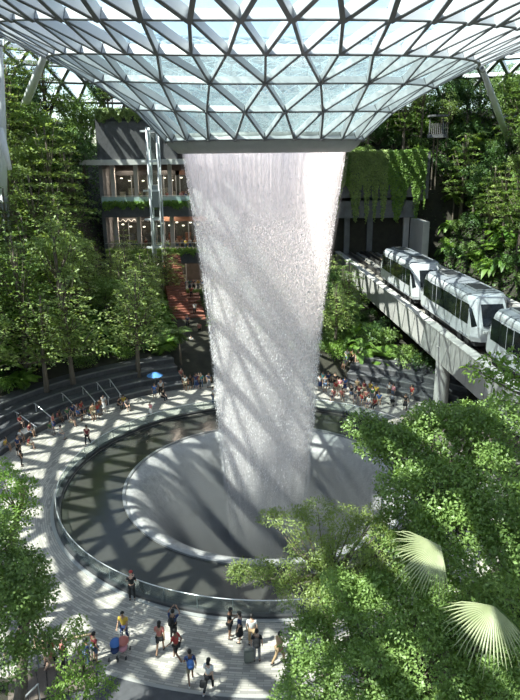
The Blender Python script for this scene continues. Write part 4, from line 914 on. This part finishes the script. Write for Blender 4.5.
# ================================================================== PEOPLE
SKIN = [mat('skin_light', (.62, .40, .29), .55), mat('skin_tan', (.42, .25, .16), .55), mat('skin_brown', (.24, .13, .08), .55)]
COLS = dict(black=(.018, .018, .02), white=(.72, .71, .68), red=(.42, .05, .045), coral=(.50, .17, .14), navy=(.03, .05, .14), blue=(.07, .17, .45), teal=(.06, .30, .30), yellow=(.62, .42, .06), grey=(.22, .22, .23), tan=(.36, .25, .14), pink=(.62, .27, .32), green=(.09, .22, .08), denim=(.10, .15, .24), khaki=(.33, .28, .19), orange=(.45, .22, .09), maroon=(.20, .03, .04))
def cmat(c): return mat('cloth_' + c, COLS[c], .85)
HAIR = mat('hair_black', (.012, .010, .009), .5); SHOE = [mat('shoe_dark', (.03, .03, .03), .6), mat('shoe_white', (.6, .6, .58), .6)]
def skin_mesh(name, chains, root, sub=1):
    """chains: list of lists of (key, xyz, radius); equal keys are one joint"""
    idx, V, E, Rr = {}, [], [], []
    for ch in chains:
        prev = None
        for key, p, r in ch:
            if key not in idx: idx[key] = len(V); V.append(p); Rr.append(r)
            if prev is not None and (prev, idx[key]) not in E: E.append((prev, idx[key]))
            prev = idx[key]
    me = bpy.data.meshes.new(name); me.from_pydata(V, E, []); o = bpy.data.objects.new(name, me); C.objects.link(o)
    m = o.modifiers.new('s', 'SKIN'); m.use_smooth_shade = True
    if sub: o.modifiers.new('d', 'SUBSURF').levels = sub
    for i, r in enumerate(Rr):
        d = me.skin_vertices[0].data[i]; d.radius = (r, r) if not isinstance(r, tuple) else r; d.use_root = (i == idx[root])
    dg = bpy.context.evaluated_depsgraph_get(); dg.update(); out = bpy.data.meshes.new_from_object(o.evaluated_get(dg)); out.name = name
    bpy.data.objects.remove(o); return out
def V3(*a): return Vector(a)
POSES = {}
def pose(name, knees, ankles, elbows, wrists, pel=(0, 0, .92), lean=0.0, head=(0, 0)):
    """faces -Y; joints given as (left, right)"""
    P = Vector(pel); up = lambda h: V3(0, -math.sin(lean) * h, math.cos(lean) * h)
    sp, ch, nk = P + up(.2), P + up(.42), P + up(.55); hd = nk + V3(head[0] * .03, -.03 - head[1] * .05, .13); tp = hd + V3(0, 0, .09)
    J = dict(pel=P, sp=sp, ch=ch, nk=nk, hd=hd, tp=tp)
    for s_, q in ((-1, 'l'), (1, 'r')):
        J['sh' + q] = ch + V3(s_ * .185, 0, .045); J['el' + q] = Vector(elbows[0 if s_ < 0 else 1]); J['wr' + q] = Vector(wrists[0 if s_ < 0 else 1])
        J['hp' + q] = P + V3(s_ * .095, 0, -.04); J['kn' + q] = Vector(knees[0 if s_ < 0 else 1]); J['an' + q] = Vector(ankles[0 if s_ < 0 else 1])
    M = {}
    b = [[('pel', J['pel'], (.135, .10)), ('sp', J['sp'], (.12, .09)), ('ch', J['ch'], (.145, .095)), ('nk', J['nk'], .05), ('hd', J['hd'], (.075, .09)), ('tp', J['tp'], .06)]]
    for q, s_ in (('l', -1), ('r', 1)):
        w = J['wr' + q]; d = (w - J['el' + q]).normalized(); sd = d.cross(V3(0, 0, 1)) if abs(d.z) < .9 else V3(0, 1, 0); sd.normalize()
        b.append([('ch', J['ch'], 0), ('sh' + q, J['sh' + q], .055), ('el' + q, J['el' + q], .038), ('wr' + q, w, .027), ('pm' + q, w + d * .07, .034)])
        for k in range(4): f0 = w + d * .085 + sd * (k - 1.5) * .021; f1 = f0 + d * (.05, .06, .055, .042)[k]; b.append([('pm' + q, 0, 0), ('f%d%s' % (k, q), f0, .0095), ('g%d%s' % (k, q), f1 + sd.cross(d) * .012, .007)])
        b.append([('pm' + q, 0, 0), ('t' + q, w + d * .055 + sd * .045, .011), ('u' + q, w + d * .085 + sd * .062, .008)])
        b.append([('pel', 0, 0), ('hp' + q, J['hp' + q], .085), ('kn' + q, J['kn' + q], .055), ('an' + q, J['an' + q], .036), ('to' + q, J['an' + q] + V3(s_ * .015, -.15, -.045), .03)])
    b.append([('hd', 0, 0), ('nose', J['hd'] + V3(0, -.10, -.005), .012)])
    M['body'] = skin_mesh('body_' + name, b, 'pel')
    mid = lambda a, c, t: J[a].lerp(J[c], t)
    sh = [[('pel', J['pel'] + V3(0, 0, .0), (.155, .12)), ('sp', J['sp'], (.145, .112)), ('ch', J['ch'], (.165, .118)), ('nkb', mid('ch', 'nk', .45), .075)]]
    ls = [[('pel', J['pel'], (.152, .118))]]; ss = [[('pel', J['pel'], (.155, .12))]]
    for q in 'lr':
        sh.append([('ch', 0, 0), ('sh' + q, J['sh' + q], .073), ('ue' + q, mid('sh' + q, 'el' + q, .62), .058)])
        ls.append([('pel', 0, 0), ('hp' + q, J['hp' + q], .105), ('kn' + q, J['kn' + q], .073), ('an' + q, mid('kn' + q, 'an' + q, .92), .056)])
        ss.append([('pel', 0, 0), ('hp' + q, J['hp' + q], .108), ('th' + q, mid('hp' + q, 'kn' + q, .85), .092)])
    M['shirt'] = skin_mesh('shirt_' + name, sh, 'pel'); M['trousers'] = skin_mesh('trousers_' + name, ls, 'pel'); M['shorts'] = skin_mesh('shorts_' + name, ss, 'pel')
    bm = bmesh.new(); rings = []; kc = (J['knl'] + J['knr']) / 2; n = 14
    for t, w in ((0, .15), (.3, .185), (.65, .21), (1.05, .245)):
        c = J['pel'].lerp(kc, t) + V3(0, 0, .04 * (1 - t)); rings.append([bm.verts.new(c + V3(math.cos(k * 2 * PI / n) * w, math.sin(k * 2 * PI / n) * w * .8 * (1 if abs(kc.y - P.y) < .3 else .5), 0)) for k in range(n)])
    for a, c in zip(rings[:-1], rings[1:]):
        for k in range(n): bm.faces.new((a[k], a[(k + 1) % n], c[(k + 1) % n], c[k]))
    me = bpy.data.meshes.new('skirt_' + name); bm.to_mesh(me); bm.free(); M['skirt'] = me
    for nm, low in (('hair', -.02), ('long_hair', -.13)):
        bm = bmesh.new(); ell(bm, J['hd'] + V3(0, .012, .045), (.098, .115, .118), 14, 10)
        dl = [f for f in bm.faces if f.calc_center_median().y < J['hd'].y - .035 and f.calc_center_median().z < J['hd'].z + .075 or f.calc_center_median().z < J['hd'].z - .03]
        bmesh.ops.delete(bm, geom=dl, context='FACES')
        if nm == 'long_hair': ell(bm, J['hd'] + V3(0, .075, -.06), (.085, .045, .15), 10, 8)
        me = bpy.data.meshes.new(nm); bm.to_mesh(me); bm.free(); M[nm] = me
    bm = bmesh.new(); ell(bm, J['hd'] + V3(0, .005, .06), (.105, .12, .10), 14, 8); 
    for v in list(bm.verts):
        if v.co.z < J['hd'].z + .05: v.co.z = J['hd'].z + .05; v.co.y -= .03 * (1 if v.co.y < J['hd'].y else 0)
    me = bpy.data.meshes.new('cap'); bm.to_mesh(me); bm.free(); M['cap'] = me
    bm = bmesh.new()
    for s_ in (-1, 1): ell(bm, J['hd'] + V3(s_ * .03, -.088, .018), (.011, .008, .007), 6, 4)
    bx(bm, J['hd'] + V3(0, -.088, -.045), (.04, .01, .01))
    me = bpy.data.meshes.new('eyes'); bm.to_mesh(me); bm.free(); M['eyes'] = me
    for q, s_ in (('l', -1), ('r', 1)):
        bm = bmesh.new(); ell(bm, J['an' + q] + V3(s_ * .008, -.06, -.045), (.048, .135, .042), 10, 6); me = bpy.data.meshes.new('shoe'); bm.to_mesh(me); bm.free(); M['shoe_' + q] = me
    for me in M.values(): me.polygons.foreach_set('use_smooth', [True] * len(me.polygons))
    M['J'] = J; POSES[name] = M
pose('standing', ((-.11, -.02, .49), (.11, -.02, .49)), ((-.12, .02, .085), (.12, .02, .085)), ((-.25, .03, 1.10), (.25, .03, 1.10)), ((-.25, -.06, .86), (.25, -.06, .86)))
pose('walking', ((-.10, -.20, .52), (.10, .06, .50)), ((-.10, -.22, .09), (.10, .36, .16)), ((-.25, .14, 1.12), (.25, -.12, 1.12)), ((-.24, .06, .88), (.24, -.30, .93)), lean=.08)
pose('sitting', ((-.13, -.42, .47), (.13, -.42, .47)), ((-.13, -.44, .085), (.13, -.40, .085)), ((-.24, -.12, .74), (.24, -.12, .74)), ((-.13, -.34, .60), (.13, -.34, .60)), pel=(0, 0, .50), lean=.14, head=(0, 1))
pose('arms_raised', ((-.11, -.02, .49), (.11, -.02, .49)), ((-.13, .02, .085), (.13, .02, .085)), ((-.30, -.20, 1.46), (.30, -.20, 1.46)), ((-.11, -.30, 1.66), (.11, -.30, 1.66)))
pose('arms_forward', ((-.11, -.10, .50), (.11, .02, .49)), ((-.11, -.10, .085), (.11, .22, .11)), ((-.23, -.14, 1.14), (.23, -.14, 1.14)), ((-.20, -.40, 1.04), (.20, -.40, 1.04)), lean=.10)
pose('holding', ((-.11, -.02, .49), (.11, -.02, .49)), ((-.12, .02, .085), (.12, .02, .085)), ((-.25, -.05, 1.12), (.25, -.05, 1.12)), ((-.10, -.28, 1.26), (.10, -.28, 1.26)), head=(0, 1))
POSEW = dict(standing='standing', walking='walking', sitting='sitting', arms_raised='with both arms raised', arms_forward='pushing with both arms', holding='with raised forearms')
LABELS = set(); NP = [0]
random.seed(21)
def person(p, pose_, top, bottom, rz, label, group=None, kind='trousers', hair='hair', s=1.0, face=False, skin=None, shoe=None):
    M = POSES[pose_]; NP[0] += 1
    t = tag(empty('person', p, rz), label, 'person', group); t.scale = (s * .8,) * 3
    sk = SKIN[random.choice((0, 0, 1, 1, 2)) if skin is None else skin]
    L_ = [('body', M['body'], sk), ('shirt' if kind != 'skirt' or top != bottom else 'dress_top', M['shirt'], cmat(top)), (kind, M[kind], cmat(bottom)), (hair, M[hair if hair in M else 'hair'], HAIR)]
    sm = SHOE[random.random() < .3 if shoe is None else shoe]; L_ += [('shoe', M['shoe_l'], sm), ('shoe', M['shoe_r'], sm)]
    if face: L_.append(('eyes', M['eyes'], HAIR))
    for nm, me, m in L_:
        if not me.materials: me.materials.append(m)
        o = bpy.data.objects.new(nm, me); C.objects.link(o); o.parent = t; o.material_slots[0].link = 'OBJECT'; o.material_slots[0].material = m
    LABELS.add(label); return t
def FR(px, py, tx, ty):       # heading from one picture point on the floor to another
    a, b = G(px, py), G(tx, ty); d = b - a; return math.atan2(d.x, -d.y)

def backpack(t, col, label, sc=1.0):
    p = t.matrix_basis @ Vector((0, .19, 1.22)); b = tag(empty('backpack', p, t.rotation_euler.z), label, 'backpack'); b.scale = (sc * .8,) * 3
    bm = bmesh.new(); ell(bm, (0, .05, 0), (.17, .12, .25), 14, 10); obj('bag', bm, cmat(col), b, True)
    bm = bmesh.new(); ell(bm, (0, .15, -.08), (.12, .05, .11), 10, 8); obj('pocket', bm, cmat(col), b, True)
    for s_ in (-1, 1):
        bm = bmesh.new(); tube(bm, [(s_ * .09, -.02, .18), (s_ * .12, -.16, .22), (s_ * .13, -.33, .10), (s_ * .14, -.26, -.12), (s_ * .12, -.05, -.16)], .018, 6); obj('strap', bm, cmat(col), b, True)
    return b
def handbag(p, col, label, w=.3, h=.3, nm='tote_bag'):
    b = tag(empty(nm, p), label, 'bag'); b.scale = (.75, .75, .75); bm = bmesh.new(); V = []
    for z, k in ((0, .75), (h * .4, 1), (h, .85)): V.append([bm.verts.new((x * w / 2 * k, y * .07 * k, z)) for x, y in ((-1, -1), (1, -1), (1, 1), (-1, 1))])
    for a, c in zip(V[:-1], V[1:]):
        for k in range(4): bm.faces.new((a[k], a[(k + 1) % 4], c[(k + 1) % 4], c[k]))
    bm.faces.new(V[0]); bm.faces.new(V[2]); obj('bag', bm, cmat(col), b)
    bm = bmesh.new(); tube(bm, [(-w * .3, 0, h * .95), (-w * .15, 0, h * 1.35), (w * .15, 0, h * 1.35), (w * .3, 0, h * .95)], .012, 5); obj('handle', bm, cmat(col), b); return b
# ---- people on the near promenade
person(G(132.5, 600), 'holding', 'black', 'black', FR(132, 600, 140, 570), 'person in black with a red cap leaning at the pool railing', face=True, hair='cap')
for o in list(C.objects)[-8:]:
    if o.name.startswith('cap'): o.material_slots[0].material = cmat('red')
t = person(G(125, 641), 'arms_forward', 'yellow', 'navy', FR(125, 641, 117, 660), 'person in yellow top pushing strollers across the promenade', face=True)
def stroller(p, rz, c1, c2, label):
    t = tag(empty('stroller', p, rz), label, 'stroller'); t.scale = (.68, .68, .68); bm = bmesh.new(); ell(bm, (0, -.05, .5), (.24, .34, .2), 12, 8); obj('seat', bm, cmat(c2), t, True)
    bm = bmesh.new(); ell(bm, (0, .05, .78), (.30, .36, .30), 14, 10); bmesh.ops.delete(bm, geom=[f for f in bm.faces if f.calc_center_median().z < .76], context='FACES'); obj('canopy', bm, cmat(c1), t, True)
    bm = bmesh.new()
    for s_ in (-.24, .24): tube(bm, [(s_, -.42, .12), (s_, .1, .5), (s_, .55, 1.02)], .015, 6); tube(bm, [(s_, .36, .12), (s_, -.1, .55)], .015, 6)
    tube(bm, [(-.24, .55, 1.02), (.24, .55, 1.02)], .018, 6); obj('frame', bm, STEELD, t)
    for x in (-.25, .25):
        for y in (-.42, .36):
            bm = bmesh.new(); tube(bm, [(x - .02, y, .11), (x + .02, y, .11)], .11, 14); obj('wheel', bm, BLACK, t)
    return t
stroller(G(116, 656), FR(125, 641, 117, 660), 'blue', 'navy', 'stroller with bright blue canopy in front of the person in yellow')
stroller(G(124, 654), FR(125, 641, 117, 660), 'coral', 'pink', 'stroller with pink canopy beside the blue stroller')
t = person(G(160.5, 653), 'walking', 'coral', 'black', FR(160, 653, 168, 628), 'woman in coral red top and black shorts walking with a white bag', kind='shorts', hair='long_hair', face=True)
handbag(G(155, 652) + Vector((0, 0, .35)), 'white', 'white tote bag held by the woman in the coral top', .38, .36)
t = person(G(174, 640), 'arms_raised', 'navy', 'black', FR(174, 640, 215, 560), 'person in navy raising both arms to photograph the fall', face=True)
backpack(t, 'black', 'black backpack worn by the person raising both arms')
person(G(177, 661), 'walking', 'red', 'black', FR(177, 661, 150, 650), 'man in bright red shirt and black shorts striding beside the woman with the white bag', kind='shorts', face=True)
t = person(G(191, 683), 'walking', 'navy', 'khaki', FR(191, 683, 186, 650), 'man in navy top and pale shorts wearing a blue backpack', kind='shorts', face=True); backpack(t, 'blue', 'blue backpack worn by the man in pale shorts')
t = person(G(209, 692), 'walking', 'white', 'black', FR(209, 692, 235, 640), 'woman in white patterned top and black trousers near the bottom edge', hair='long_hair', face=True)
handbag(G(203.5, 693) + Vector((0, 0, .25)), 'black', 'black handbag carried by the woman in the white patterned top', .34, .34)
person(G(230, 638), 'holding', 'black', 'black', FR(230, 638, 245, 640), 'man in black T-shirt and shorts standing by the pool kerb', kind='shorts', face=True)
person(G(240, 642), 'standing', 'navy', 'black', FR(240, 642, 225, 640), 'woman in navy dress facing the man in black', kind='skirt', hair='long_hair', face=True)
person(G(252, 645), 'standing', 'white', 'tan', FR(252, 645, 256, 600), 'person in white top partly behind the man with a black backpack')
t = person(G(257, 661), 'standing', 'black', 'grey', FR(257, 661, 256, 600), 'man in dark top and grey trousers with a round black backpack', face=True); backpack(t, 'black', 'round black backpack on the man beside the grey suitcase', 1.1)
c = tag(empty('suitcase', G(249, 662), .2), 'upright grey suitcase standing beside the man with the black backpack', 'suitcase'); c.scale = (.85, .85, .85)
bm = bmesh.new(); bx(bm, (0, 0, .36), (.42, .26, .6)); bmesh.ops.bevel(bm, geom=bm.edges[:], offset=.04, segments=2, affect='EDGES'); obj('shell', bm, mat('suitcase_grey', (.20, .21, .18), .5), c)
for s_ in (-.15, .15):
    bm = bmesh.new(); tube(bm, [(s_ - .02, 0, .035), (s_ + .02, 0, .035)], .035, 8); obj('wheel', bm, BLACK, c)
bm = bmesh.new(); tube(bm, [(-.1, .1, .62), (-.1, .1, .98), (.1, .1, .98), (.1, .1, .62)], .012, 5); obj('handle', bm, STEELD, c)
person(G(279, 664), 'walking', 'tan', 'tan', FR(279, 664, 300, 650), 'person in tan clothes walking alone beside the foreground tree', face=True)
# ---- left promenade
person(G(88, 445), 'walking', 'maroon', 'black', FR(88, 445, 70, 470), 'woman in maroon top walking alone on the left promenade', hair='long_hair')
person(G(151, 416), 'walking', 'pink', 'white', FR(151, 416, 130, 430), 'child in pale pink walking along the far pool railing', s=.8, kind='skirt')
person(G(24, 505), 'walking', 'tan', 'khaki', FR(24, 505, 20, 540), 'person in tan walking near the left picture edge', kind='shorts')
person(G(213, 404), 'standing', 'white', 'denim', FR(213, 404, 250, 400), 'person in white standing alone right beside the falling water')
person(G(104, 412), 'standing', 'white', 'white', FR(104, 412, 120, 440), 'woman in a long white dress standing by the left steps', kind='skirt', hair='long_hair')

TOPS = ['white', 'black', 'navy', 'red', 'grey', 'coral', 'blue', 'green', 'yellow', 'teal', 'pink', 'orange', 'maroon', 'tan']; BOT = [('trousers', 'black'), ('shorts', 'denim'), ('trousers', 'denim'), ('skirt', 'black'), ('shorts', 'khaki'), ('trousers', 'grey'), ('skirt', 'navy')]
def crowd(pts, z, place, group, rzf, poses, seed):
    random.seed(seed); used_ = set()
    for q in pts:
        px, py = q[:2]; po = q[2] if len(q) > 2 else random.choice(poses)
        while True:
            tcol = q[3] if len(q) > 3 and (q[3], 0) not in used_ else random.choice(TOPS); k, b = random.choice(BOT)
            if len(q) > 3 and (q[3], 0) not in used_: used_.add((q[3], 0))
            lab = 'person in %s top and %s %s %s %s' % (tcol, b, k, POSEW[po], place)
            if lab not in LABELS: break
        p = G(px, py, z)
        if z == 0 and po == 'sitting':
            r = math.hypot(p.x, p.y); i_ = 0 if r < 17.4 else min(3, int(r - 16.9))
            if r > 16.3:
                rr = 16.9 + i_ + .16; p = Vector((p.x / r * rr, p.y / r * rr, .42 * i_ - .02))
        elif z == 0:
            r = math.hypot(p.x, p.y)
            if r > 16.8: p = Vector((p.x / r * 16.4, p.y / r * 16.4, 0))
        a = math.atan2(p.x, -p.y) + PI if rzf is None else rzf + random.uniform(-.6, .6)
        if rzf is None: a += random.uniform(-.5, .5)
        person(p, po, tcol, b, a, lab, group, kind=k, hair=random.choice(('hair', 'hair', 'long_hair')), s=random.uniform(.9, 1.03))
crowd([(15, 441, 'sitting', 'white'), (17, 432, 'sitting', 'red'), (19, 455, 'standing', 'navy'), (29, 449, 'sitting', 'white'), (22, 466, 'standing', 'black'), (13, 452, 'sitting', 'black'), (28, 436, 'sitting', 'maroon')], 0, 'at left end of seating steps', 'people at the left end of the steps', None, ['sitting'], 1)
crowd([(54, 430, 'standing', 'coral'), (60, 439, 'sitting', 'white'), (66, 424, 'sitting', 'black'), (71, 426, 'sitting', 'grey'), (57, 422, 'sitting', 'black'), (63, 417, 'sitting', 'green'), (69, 415, 'sitting', 'navy'), (78, 420, 'sitting', 'denim' if False else 'blue'), (82, 417, 'sitting', 'black'), (50, 434, 'sitting', 'grey'), (75, 411, 'sitting', 'red')], 0, 'mid left seating steps', 'people in the middle of the left steps', None, ['sitting'], 2)
crowd([(90, 419, 'sitting', 'green'), (94, 421, 'standing', 'tan'), (98, 419, 'standing', 'red'), (101, 415, 'standing', 'orange'), (119, 409, 'sitting', 'black'), (124, 407, 'sitting', 'yellow'), (127, 410, 'sitting', 'grey')], 0, 'beside the long white dress', 'people by the upper left steps', None, ['sitting', 'standing'], 3)
crowd([(155, 399, 'standing', 'blue'), (161, 396, 'standing', 'white'), (157, 391, 'standing', 'navy'), (163, 401, 'sitting', 'black')], 0, 'by the blue umbrella', 'people by the blue umbrella', None, ['standing'], 4)
crowd([(176, 380, 'standing', 'white'), (180, 383, 'sitting', 'coral'), (184, 382, 'standing', 'black'), (188, 384, 'sitting', 'black'), (191, 381, 'standing', 'maroon'), (195, 383, 'standing', 'white'), (199, 385, 'standing', 'teal'), (204, 380, 'standing', 'grey'), (186, 376, 'standing', 'white'), (207, 384, 'standing', 'navy')], 0, 'at foot of red stairs', 'people at the foot of the red stairs', None, ['standing'], 5)
crowd([(320, 390, 'standing', 'white'), (325, 392, 'standing', 'grey'), (331, 383, 'standing', 'navy'), (336, 396, 'standing', 'red'), (340, 393, 'standing', 'pink'), (345, 392, 'standing', 'white'), (334, 400, 'sitting', 'coral'), (342, 400, 'sitting', 'red'), (338, 384, 'standing', 'black'), (327, 380, 'standing', 'teal')], 0, 'beyond pool beside the fall', 'crowd behind the pool next to the fall', None, ['standing'], 6)
crowd([(348, 372, 'sitting', 'white'), (353, 374, 'sitting', 'orange'), (358, 374, 'sitting', 'yellow'), (346, 377, 'sitting', 'grey'), (361, 371, 'sitting', 'pink')], 0, 'high behind the right crowd', 'people high on the right steps', None, ['sitting'], 7)
crowd([(351, 400, 'standing', 'black'), (355, 402, 'sitting', 'grey'), (359, 400, 'standing', 'maroon'), (362, 404, 'sitting', 'red'), (366, 405, 'standing', 'coral'), (369, 407, 'sitting', 'white'), (372, 403, 'standing', 'grey'), (376, 400, 'standing', 'white'), (379, 404, 'sitting', 'blue'), (364, 396, 'standing', 'red'), (357, 394, 'standing', 'black'), (370, 398, 'standing', 'maroon'), (375, 409, 'sitting', 'black')], 0, 'mid right crowd beyond pool', 'middle of the crowd behind the pool', None, ['standing'], 8)
crowd([(389, 397, 'standing', 'white'), (405, 410, 'standing', 'black'), (419, 398, 'walking', 'red'), (393, 400, 'standing', 'pink')], 0, 'near the concrete pillar', 'people near the concrete pillar', None, ['standing'], 9)
stroller(G(392, 405), .6, 'grey', 'black', 'grey stroller standing in the gap near the concrete pillar')
# ---- under the trees at the bottom left
crowd([(46, 664, 'standing', 'black'), (53, 668, 'walking', 'red'), (64, 668, 'standing', 'black'), (96, 662, 'standing', 'maroon'), (38, 660, 'standing', 'tan'), (28, 694, 'walking', 'coral'), (88, 668, 'standing', 'navy')], 0, 'among bottom left trees', 'people among the bottom left trees', 2.2, ['standing'], 10)
# ---- balconies of the rear building
def bal(pxs, z, place, group, seed, yy=YB + .12):
    random.seed(seed)
    for px in pxs:
        d = ray(px, 200); x = CAM.x + d.x / d.y * (yy - CAM.y) if d.y else 0
        while True:
            tc_ = random.choice(TOPS); k, b = random.choice(BOT); lab = 'person in %s top and %s %s at the %s' % (tc_, b, k, place)
            if lab not in LABELS: break
        person((x, yy + random.uniform(-.1, .5), z), random.choice(('standing', 'holding')), tc_, b, random.uniform(-.5, .5), lab, group, kind=k)
bal([133, 143, 152, 160, 165, 175, 180, 184, 188, 193, 197], FL[1], 'middle rear balcony', 'people on the middle balcony', 11)
bal([140, 155, 160, 167, 181, 186, 190], FL[2], 'upper rear balcony', 'people on the upper balcony', 12)
bal([158, 163, 168, 172, 177, 181, 186, 190, 195, 199], FL[0], 'lowest rear balcony', 'people on the lowest balcony', 13)
for k, (f, tc_) in enumerate(((.28, 'white'), (.42, 'coral'), (.5, 'navy'), (.68, 'white'), (.80, 'tan'), (.9, 'red'))):
    x, y, z = -5.0 - 3.6 * f + (.5 if k % 2 else -.5), 17.6 + 21.4 * f, 2.9 * (int(f * 20) + 1) / 20
    person((x, y, z), 'walking', tc_, 'black', PI if k % 2 else 0, 'person in %s top %s the red stairs, %s' % (tc_, 'climbing' if k % 2 else 'descending', ('lowest of six', 'second from the foot', 'third from the foot', 'fourth from the foot', 'second from the top', 'topmost of six')[k]), 'people on the red stairs')
# blue umbrella
p = G(156, 397); u = tag(empty('umbrella', p + Vector((0, 0, 1.0))), 'open blue umbrella held above people on the far left promenade', 'umbrella')
bm = bmesh.new(); R_ = []
for j in range(5): R_.append([bm.verts.new((.62 * j / 4 * math.cos(k * PI / 8), .62 * j / 4 * math.sin(k * PI / 8), 1.0 - .26 * (j / 4) ** 2 + (.03 if k % 2 and j == 4 else 0))) for k in range(16)] if j else [bm.verts.new((0, 0, 1.0))])
for k in range(16): bm.faces.new((R_[0][0], R_[1][k], R_[1][(k + 1) % 16]))
for a, c in zip(R_[1:-1], R_[2:]):
    for k in range(16): bm.faces.new((a[k], c[k], c[(k + 1) % 16], a[(k + 1) % 16]))
obj('canopy', bm, mat('umbrella_blue', (.10, .28, .62), .6), u, True)
bm = bmesh.new(); tube(bm, [(0, 0, .12), (0, 0, 1.05)], .012, 6); obj('pole', bm, STEELD, u)
# handrails on the left steps
for i, (px, py) in enumerate(((30, 434), (46, 425), (65, 412), (82, 404), (100, 401), (115, 399))):
    g = G(px, py); a = math.atan2(g.y, g.x); t = tag(empty('stair_handrail', (16.75 * math.cos(a), 16.75 * math.sin(a), 0), a), 'silver handrail on the left seating steps, %s of six from the picture edge' % ('first', 'second', 'third', 'fourth', 'fifth', 'last')[i], 'handrail', 'handrails on the left steps')
    bm = bmesh.new(); tube(bm, [(-.1, 0, .62), (.1, 0, .70), (1.5, 0, 1.42), (1.65, 0, 1.42)], .035, 8); obj('handrail', bm, RAILM, t, True)
    for q, zb, zt in ((.1, 0, .70), (1.5, .6, 1.42)):
        bm = bmesh.new(); tube(bm, [(q, 0, zb), (q, 0, zt)], .028, 6); obj('post', bm, RAILM, t)
# wooden landing at the bottom left
g = G(52, 684); t = tag(empty('wooden_landing', (g.x, g.y, 0), .35), 'small timber landing with wooden rail at the bottom left', 'landing')
bm = bmesh.new()
for k in range(9): bx(bm, (-1.3 + k * .33, 0, .12), (.30, 1.5, .1))
obj('deck', bm, mat('deck_timber', (.14, .11, .09), .8, var=.2), t)
bm = bmesh.new(); beam(bm, (-1.5, .8, 1.05), (1.6, .8, 1.05), .10, .06); obj('handrail', bm, mat('rail_timber', (.36, .27, .17), .7), t)
for x in (-1.4, -.4, .6, 1.5):
    bm = bmesh.new(); bx(bm, (x, .8, .55), (.06, .06, 1.0)); obj('post', bm, STEELD, t)
a, b = G(22, 700, .3), G(38, 684, .9); t = tag(empty('slanting_handrail'), 'bright slanting steel handrail at the bottom left corner', 'handrail'); bm = bmesh.new(); tube(bm, [a, b], .035, 8); obj('handrail', bm, RAILM, t)
bm = bmesh.new(); tube(bm, [b, Vector((b.x, b.y, 0))], .025, 6); obj('post', bm, RAILM, t)
print('people', NP[0])

for px, py, k, sc2, lab in ((352, 362, 'bigleaf', 1.0, 'broad leaved plant nearest the fall above the right crowd'), (372, 366, 'palm_low', 1.0, 'tree fern behind the right crowd'), (388, 372, 'shrub_a', 1.1, 'leafy shrub beside the right crowd near the pillar'), (408, 380, 'shrub_c', 1.1, 'dark shrub close behind the concrete pillar'), (334, 358, 'shrub_b', 1.0, 'bright shrub right beside the fall above the crowd')):
    g = G(px, py, 1.6); r = max(21.0, math.hypot(g.x, g.y)) / math.hypot(g.x, g.y); plant(k, (g.x * r, g.y * r, gz(g.x * r, g.y * r) - .1), sc2, None, lab, 'plant', 'plants above the right steps')
